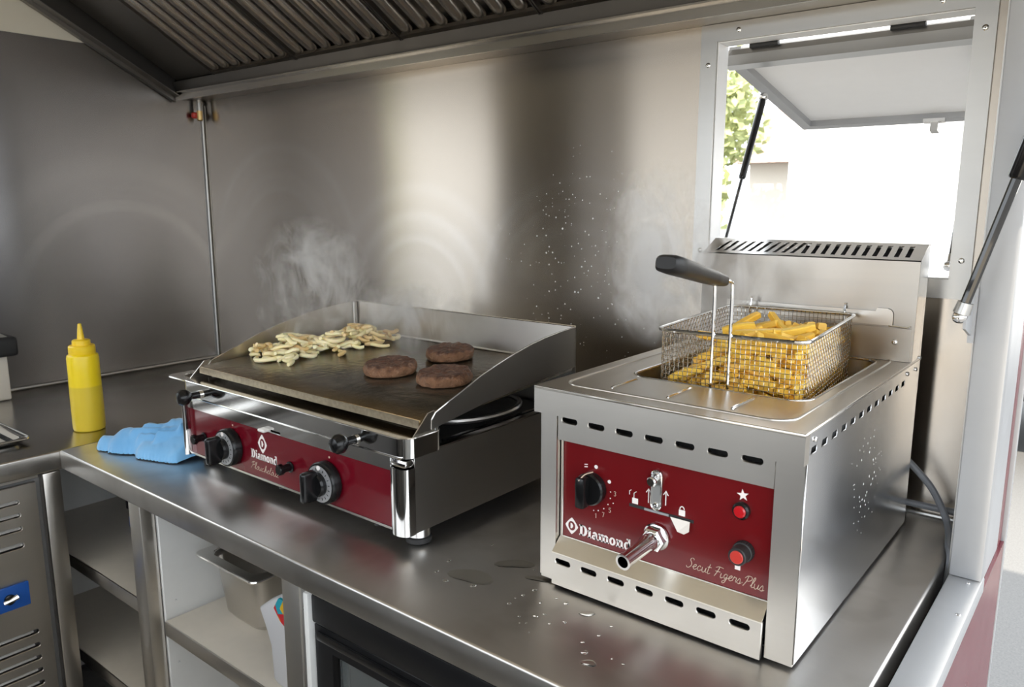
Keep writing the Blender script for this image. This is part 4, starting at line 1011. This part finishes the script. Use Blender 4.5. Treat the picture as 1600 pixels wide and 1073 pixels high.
while len(heap) < 760 and tries < 2600:
    tries += 1
    mi = rf.randrange(10); me, L, hh = FM[mi]; best = None
    for _ in range(6):          # the lowest of a few random spots, so that the heap fills evenly
        yaw = rf.uniform(0, PI); c_, s_ = abs(math.cos(yaw)), abs(math.sin(yaw))
        mx, my = L / 2 * c_ + .004, L / 2 * s_ + .004
        x = rf.uniform(ix0 + mx, ix1 - mx); y = rf.uniform(iy0 + my, iy1 - my)
        dx, dy = math.cos(yaw), math.sin(yaw); cells = set()
        for q in range(-6, 7):
            for o_ in (-.004, .004):
                cc = (int((x + dx * L / 2 * q / 6 - dy * o_ - ix0) / cs), int((y + dy * L / 2 * q / 6 + dx * o_ - iy0) / cs))
                if cc in H: cells.add((cc, q / 6))
        va = sorted(H[c] for c, q in cells if q < 0); vb = sorted(H[c] for c, q in cells if q >= 0)
        a_ = va[int(len(va) * .85)]; b_ = vb[int(len(vb) * .85)]
        av = (a_ + b_) / 2 - target(x, y)
        if best is None or av < best[0]: best = (av, x, y, yaw, a_, b_, cells)
    av, x, y, yaw, a_, b_, cells = best
    pitch = max(-.4, min(.4, math.atan2(b_ - a_, L * .62)))
    zc = (a_ + b_) / 2 + hh * .9
    if zc > target(x, y): continue
    heap.append((x, y, zc, rf.uniform(-.5, .5), -pitch, yaw, mi))
    for c, q in cells: H[c] = max(H[c], zc + hh * .75 + math.tan(pitch) * q * L / 2)
# a few lie loose on top
heap += [(-.490, 1.370, 1.315, .2, -.35, 2.25, 0), (-.540, 1.300, 1.312, .2, -.2, .35, 3), (-.448, 1.325, 1.314, .2, -.2, .6, 5), (-.500, 1.28, 1.310, .2, -.1, .15, 7), (-.565, 1.25, 1.302, .2, .2, 1.3, 2), (-.465, 1.26, 1.308, .2, -.1, 2.8, 4), (-.552, 1.37, 1.312, .2, -.4, 1.0, 6), (-.43, 1.42, 1.308, .1, .2, 1.9, 8)]
BROT = math.radians(5.0); bcx, bcy = -.511, 1.340
def brot(x, y): dx, dy = x - bcx, y - bcy; return bcx + dx * math.cos(BROT) - dy * math.sin(BROT), bcy + dx * math.sin(BROT) + dy * math.cos(BROT)
bk_.rotation_euler = (0, 0, BROT)
def outer(f): return min(f[1] - iy0 - .012, (ix1 - f[0]) - .012, (target(f[0], f[1]) - f[2]) * 1.1, (f[0] - ix0) * 1.3)
heap.sort(key=outer)
def fry_label(x, y, z):
    if z > 1.296: return 'golden french fry lying on top of the basket heap'
    if y < iy0 + .045: return 'golden french fry pressed behind the front mesh of the basket'
    if x > ix1 - .045: return 'golden french fry pressed behind the right-hand mesh of the basket'
    if x < -.57: return 'golden french fry on the low left slope of the basket heap'
    return 'golden french fry inside the middle of the basket heap'
rest = B()
for n_, (x, y, z, rx, ry, rz, mi) in enumerate(heap):
    x, y = brot(x, y); rz += BROT
    if n_ < 300:
        o = link('french_fry', FM[mi][0], None, None, (x, y, z), (rx, ry, rz)); tag(o, fry_label(x, y, z), 'french fry', 'french fries in the basket')
    else:
        tm = FM[mi][0].copy(); tm.transform(Matrix.Translation((x, y, z)) @ __import__('mathutils').Euler((rx, ry, rz)).to_matrix().to_4x4()); rest.from_mesh(tm); bpy.data.meshes.remove(tm)
if len(rest.verts): tag(obj('french_fries', rest, 'fry'), 'golden french fries buried deep in the basket heap', 'french fries', 'french fries in the basket', 'stuff')
print('fries', len(heap))

# ------------------------------------------------------------------ small things on the worktops
bt = thing('mustard_bottle', 'half-full yellow squeeze bottle standing on side worktop', 'bottle', (-2.262, .902, .899))
bc = (-2.262, .902, .8995)
obj('body', lathe(B(), [(.036, 0), (.040, .003), (.0415, .012), (.0415, .10), (.0405, .16), (.0405, .205), (.039, .213), (.034, .217), (.031, .218)], bc, (0, 0, 1), 40), 'bottle', bt)
cpn = obj('cap', lathe(B(), [(.033, .2172), (.034, .219), (.0335, .238), (.031, .241), (.0235, .2415), (.023, .254), (.020, .256), (.0095, .257), (.0065, .285), (.0045, .300), (.0025, .301)], bc, (0, 0, 1), 36), 'cap', bt)

# crumpled cloth: overlapping soft rolls and folds
rolls = [((-2.043, .853), (-1.925, .912), .026, .030), ((-1.99, .885), (-1.815, .985), .042, .052), ((-1.995, .945), (-1.90, 1.005), .036, .050), ((-1.905, .975), (-1.80, 1.01), .050, .072),
         ((-1.90, .893), (-1.80, .925), .030, .036), ((-1.84, .935), (-1.782, .955), .036, .052), ((-1.955, .885), (-1.865, .960), .016, .058), ((-1.925, .885), (-1.835, .945), .013, .050), ((-1.87, .905), (-1.795, .975), .014, .062), ((-1.97, .925), (-1.89, .965), .013, .060), ((-1.87, .995), (-1.83, .945), .014, .080)]
def cloth_h(x, y):
    x += .006 * mn.noise(Vector((x * 22, y * 22, 1.7))); y += .008 * mn.noise(Vector((x * 20, y * 20, 5.1))); best = 0; acc = 0
    for (ax, ay), (bx_, by_), w_, h_ in rolls:
        dx, dy = bx_ - ax, by_ - ay; t_ = max(0, min(1, ((x - ax) * dx + (y - ay) * dy) / (dx * dx + dy * dy)))
        d = math.hypot(x - ax - dx * t_, y - ay - dy * t_) / (w_ * 1.22)
        if d < 1: v_ = h_ * 1.06 * (1 - d * d) ** .85; best = max(best, v_); acc += math.exp(v_ * 220)
    return (math.log(acc) / 220 if acc else 0) if best > 0 else 0
cg = B(); vv = {}; st_c = .0035
for i in range(86):
    for j in range(62):
        x, y = -2.075 + i * st_c, .825 + j * st_c; h = cloth_h(x, y)
        if h > .0015: vv[i, j] = cg.verts.new((x, y, .9015 + h + .0030 * mn.noise(Vector((x * 45 + y * 30, y * 70, 3))) * min(1, h * 60)))
for (i, j) in list(vv):
    q = [(i, j), (i + 1, j), (i + 1, j + 1), (i, j + 1)]
    if all(k in vv for k in q): cg.faces.new([vv[k] for k in q])
for v in [v for v in cg.verts if not v.link_faces]: cg.verts.remove(v)
for e in [e for e in cg.edges if e.is_boundary]:
    for v in e.verts: v.co.z = .9012
co = obj('cloth', cg, 'cloth', ang=180); tag(co, 'crumpled light blue cleaning cloth beside the griddle', 'cloth')
md = co.modifiers.new('sm', 'SMOOTH'); md.factor = .5; md.iterations = 2
md = co.modifiers.new('ss', 'SUBSURF'); md.levels = 1; md.render_levels = 1

ty = thing('steel_tray', 'shallow steel tray on side worktop at picture edge', 'tray', (-2.365, .52, .899))
tb = B(); rg = []
for off, z in ((.0, .917), (.016, .9165), (.022, .905), (.034, .9005)):
    rg.append([tb.verts.new((x, y, z)) for x, y in rrect(-2.505 + off, -2.232 - off, .25 + off, .742 - off, .02, 5)])
for a, b in zip(rg, rg[1:]):
    for k_ in range(len(a)): tb.faces.new((a[k_], a[(k_ + 1) % len(a)], b[(k_ + 1) % len(a)], b[k_]))
tb.faces.new(rg[-1]); o = obj('pan', tb, 'chrome', ty); md = o.modifiers.new('s', 'SOLIDIFY'); md.thickness = .001; md.offset = 1
obj('edge', tube(B(), [(x, y, .917) for x, y in rrect(-2.505, -2.232, .25, .742, .02, 5)], .0028, 8, closed=True), 'bright_edge', ty)
for x in (-2.42, -2.37, -2.32): obj('rib', tube(B(), [(x, .30, .9025), (x, .69, .9025)], .004, 8), 'chrome', ty)

ap = thing('countertop_appliance', 'cream appliance with black band cut off at left edge', 'appliance', (-2.86, .72, .899))
obj('body', bx(-2.915, -2.805, .52, .892, .8995, 1.045, bev=.006), 'lam_cream', ap)
obj('band', bx(-2.918, -2.765, .50, .915, 1.0455, 1.108, bev=.012, seg=3), 'black_matt', ap)
obj('lid', prism(B(), [(-2.915, y, z) for y, z in ((.52, 1.1085), (.89, 1.1085), (.865, 1.126), (.54, 1.135))], (.135, 0, 0)), 'alu', ap, smooth=False)

# cable behind the fryer
cb = tube(B(), catmull([(-.330, 1.635, 1.04), (-.300, 1.640, 1.012), (-.268, 1.645, .975), (-.240, 1.640, .925), (-.226, 1.60, .9085), (-.217, 1.545, .9085), (-.2065, 1.505, .904), (-.206, 1.490, .870), (-.206, 1.485, .82)], 8), .0068, 10)
tag(obj('power_cable', cb, 'cable'), 'thick grey cable curving down behind the fryer', 'cable')
tag(obj('floor_pipe', tube(B(), [(-.72, 1.672, .930), (-.23, 1.672, .930)], .007, 10), 'cable'), 'thin grey pipe along the foot of the back wall', 'pipe')

# water on the worktop
def drop_mesh(seed, n=18):
    rr = random.Random(seed); bm = B(); rings = []; ph = [rr.uniform(0, 6.28) for _ in range(3)]
    for s, h in ((1, 0), (.96, .25), (.84, .55), (.6, .85), (.3, .97)):
        rings.append([bm.verts.new((s * (1 + .14 * math.sin(2 * a + ph[0]) + .1 * math.sin(3 * a + ph[1])) * math.cos(a), s * (1 + .14 * math.sin(2 * a + ph[0]) + .1 * math.sin(3 * a + ph[1])) * math.sin(a), h)) for a in [2 * PI * k / n for k in range(n)]])
    for a, b in zip(rings, rings[1:]):
        for k in range(n): bm.faces.new((a[k], a[(k + 1) % n], b[(k + 1) % n], b[k]))
    bm.faces.new(rings[0]); bm.faces.new(rings[-1]); bmesh.ops.recalc_face_normals(bm, faces=bm.faces)
    me = bpy.data.meshes.new('water_drop'); bm.to_mesh(me); bm.free(); finish(me, True, 80); me.materials.append(M['water']); return me
DM = [drop_mesh(i) for i in range(5)]
drops = [(-0.687, 0.869, 0.002), (-0.675, 0.855, 0.0011), (-0.667, 0.861, 0.0011), (-0.668, 0.886, 0.0027), (-0.661, 0.899, 0.002), (-0.638, 0.882, 0.0022), (-0.623, 0.9, 0.0022), (-0.653, 0.947, 0.0032), (-0.61, 0.941, 0.0068), (-0.535, 0.833, 0.0076), (-0.724, 0.89, 0.0025), (-0.727, 0.91, 0.0014), (-0.723, 0.925, 0.0026), (-0.687, 0.924, 0.0021), (-0.675, 0.951, 0.0016), (-0.648, 0.843, 0.0011), (-0.571, 0.871, 0.0023), (-0.562, 0.901, 0.0024), (-0.561, 0.934, 0.0018), (-0.516, 0.863, 0.0016), (-0.554, 0.851, 0.0041), (-0.902, 0.938, 0.0034), (-0.891, 0.897, 0.0035), (-0.857, 0.882, 0.0037), (-0.808, 0.898, 0.0041), (-0.719, 0.95, 0.0031), (-0.763, 1.007, 0.0018), (-0.886, 1.039, 0.0022), (-0.497, 0.861, 0.0014)]
for i, (x, y, r) in enumerate(drops):
    o = link('water_drop', DM[i % 5], None, None, (x, y, .90005), (0, 0, R.uniform(0, 6)))
    r *= 1.15; o.scale = (r * R.uniform(.9, 1.5), r, min(.0022, r * .55))
    lab = 'small water drop on worktop in front of fryer corner' if x > -.78 else 'small water drop on worktop near the griddle foot'
    if r > .0084: lab = 'large flat water drop on worktop nearest the counter edge'
    elif r > .007: lab = 'large water drop just in front of fryer lower grille'
    tag(o, lab, 'water drop', 'water drops on the worktop')
for x, y, sx, sy, rz, lab in ((-.803, 1.004, .032, .018, .6, 'thin curved water puddle left of the fryer'), (-.832, .921, .038, .026, .2, 'broad faint water film between griddle foot and fryer'), (-.738, .985, .020, .010, .3, 'small water puddle touching the fryer corner')):
    o = link('water_puddle', DM[3], None, None, (x, y, .90005), (0, 0, rz)); o.scale = (sx, sy, .0011); tag(o, lab, 'puddle', 'water puddles on the worktop')

# ------------------------------------------------------------------ outside
gnd = bx(-60, 60, -60, 60, -.40, -.35); structure('ground', gnd, 'asphalt', 'grey asphalt yard outside the trailer')
structure('bounce_slab', bx(-9, 4, -11, -1.0, -.349, -.33), 'bounce_beige', 'unseen beige slab added to bounce warm light into the hatch')  # unseen slab added as a warm reflector below the hatch
tv = thing('box_truck', 'large plain white box truck parked outside the small window', 'truck', (.9, 7.2, -.35))
obj('cargo_box', bx(-2.24, 4.2, 6.2, 8.5, .55, 3.3, bev=.03), 'truck', tv)
obj('chassis', bx(-2.1, 4.2, 6.4, 8.3, .15, .545), 'black_matt', tv)
obj('cab', bx(4.25, 5.9, 6.3, 8.4, .2, 2.3, bev=.15, seg=3), 'truck', tv)
for x in (-1.4, 1.2, 5.0):
    for y in (6.35, 8.35): obj('wheel', lathe(B(), [(.3, -.12), (.45, -.1), (.45, .1), (.3, .12)], (x, y, .10), (0, 1, 0), 24), 'tyre', tv)
hs = thing('house', 'pale house with brown roof seen through the small window', 'house', (-7, 21, -.35))
obj('wall', bx(-8.2, -2.0, 20, 26, -.35, 2.5), 'house', hs)
obj('roof', prism(B(), [(-8.5, 19.5, 2.5), (-8.5, 26.5, 2.5), (-8.5, 23, 4.4)], (7.0, 0, 0)), 'roof', hs, smooth=False)
for x in (-5.6, -3.6):
    wn = obj('window', bx(x - .45, x + .45, 19.94, 19.99, .7, 1.9), 'lam_white', hs); obj('pane', bx(x - .38, x + .38, 19.92, 19.939, .78, 1.82), 'glass_dark', wn)
def car(name, label, cx, cy, mat):
    c_ = thing(name, label, 'car', (cx, cy, -.35))
    obj('body', prism(B(), [(cx + x, cy, -.35 + z) for x, z in ((-2.1, .3), (2.1, .3), (2.15, .75), (1.4, .95), (.8, 1.45), (-1.2, 1.48), (-1.9, .98), (-2.15, .85))], (0, 1.7, 0)), mat, c_, smooth=False)
    obj('side_window', prism(B(), [(cx + x, cy - .012, -.35 + z) for x, z in ((1.15, .98), (.68, 1.36), (-1.1, 1.39), (-1.6, 1.0))], (0, .01, 0)), 'glass_dark', c_, smooth=False)
    for x in (-1.35, 1.35): obj('wheel', lathe(B(), [(.2, -.02), (.32, 0), (.32, .2), (.2, .22)], (cx + x, cy - .03, -.03), (0, 1, 0), 20), 'tyre', c_)
car('car', 'silver car parked outside the small window', -5.2, 10.0, 'alu')
def tree(label, x, y, h, r, seed):
    rr = random.Random(seed); t_ = thing('tree', label, 'tree', (x, y, -.35), 'trees outside')
    obj('trunk', tube(B(), [(x, y, -.35), (x + .1, y, h * .4), (x, y + .1, h * .7)], [.16, .12, .05], 10), 'bark', t_)
    bm = B()
    for i in range(1600):
        a, b = rr.uniform(0, 6.28), math.acos(rr.uniform(-1, 1)); q = r * rr.uniform(.55, 1) * (1 + .25 * math.sin(3 * a + seed) * math.sin(4 * b))
        c_ = Vector((x + q * math.sin(b) * math.cos(a), y + q * math.sin(b) * math.sin(a), h * .62 + q * 1.15 * math.cos(b)))
        u = Vector((rr.gauss(0, 1), rr.gauss(0, 1), rr.gauss(0, 1))).normalized() * .13; v = u.orthogonal().normalized() * .08
        bm.faces.new([bm.verts.new(c_ + k_) for k_ in (-u, v, u, -v)])
    f_ = obj('foliage', bm, 'leaf', t_, smooth=False); f_['kind'] = 'stuff'
tree('tall loose green tree left of the small window view', -7.9, 16.5, 5.6, 1.3, 1)
tree('low bushy green tree in front of the pale house', -7.3, 14.0, 2.4, 1.0, 2)
tree('green tree outside the side window', -6.0, -1.42, 3.1, .62, 3)

# ------------------------------------------------------------------ steam
def steam(label, c, size, dens, scale, seed, thr=.47, lean=0.0):
    m = bpy.data.materials.new('steam'); m.use_nodes = True; nt = m.node_tree; nt.nodes.clear()
    out = node(nt, 'ShaderNodeOutputMaterial'); vs = node(nt, 'ShaderNodeVolumeScatter'); vs.inputs['Color'].default_value = (1, 1, 1, 1); vs.inputs['Anisotropy'].default_value = .2
    tc = node(nt, 'ShaderNodeTexCoord')
    sp = node(nt, 'ShaderNodeSeparateXYZ'); nt.links.new(tc.outputs['Object'], sp.inputs[0])
    mp = node(nt, 'ShaderNodeMapping'); mp.inputs['Location'].default_value = (seed * 3.7, seed * 1.3, 0); mp.inputs['Scale'].default_value = (1, 1, .55)
    nt.links.new(tc.outputs['Object'], mp.inputs['Vector'])
    n1 = noise(nt, mp.outputs[0], scale, 5, .62, 1.4)
    d = maprange(nt, n1, thr, thr + .22, 0, 1)
    d = mathn(nt, 'POWER', d, 1.5)
    # fade towards the shell of the plume
    ln = node(nt, 'ShaderNodeVectorMath', operation='DIVIDE'); ln.inputs[1].default_value = tuple(s / 2 for s in size); nt.links.new(tc.outputs['Object'], ln.inputs[0])
    le = node(nt, 'ShaderNodeVectorMath', operation='LENGTH'); nt.links.new(ln.outputs[0], le.inputs[0])
    fade = maprange(nt, le.outputs['Value'], .25, .98, 1, 0)
    d = mathn(nt, 'MULTIPLY', mathn(nt, 'MULTIPLY', d, mathn(nt, 'POWER', fade, 1.2)), dens)
    nt.links.new(d, vs.inputs['Density']); nt.links.new(vs.outputs[0], out.inputs['Volume'])
    bm = B(); bmesh.ops.create_icosphere(bm, subdivisions=3, radius=.5)
    for v in bm.verts: v.co = Vector((v.co.x * size[0], v.co.y * size[1], v.co.z * size[2]))
    me = bpy.data.meshes.new('steam'); bm.to_mesh(me); bm.free(); me.materials.append(m)
    o = link('steam', me, None, None, c); tag(o, label, 'steam', 'steam plumes', 'stuff'); return o
steam('pale steam wisps rising from the frying onions', (-1.69, 1.26, 1.315), (.30, .34, .40), 80, 13, 1, .49)
steam('thin steam haze drifting over the burger patties', (-1.42, 1.36, 1.245), (.46, .30, .20), 40, 11, 2)
steam('white steam curling up left of the fryer basket', (-.745, 1.40, 1.43), (.24, .30, .40), 95, 13, 3)
steam('faint steam drifting across the fryer flue', (-.60, 1.43, 1.385), (.24, .16, .16), 50, 14, 4)
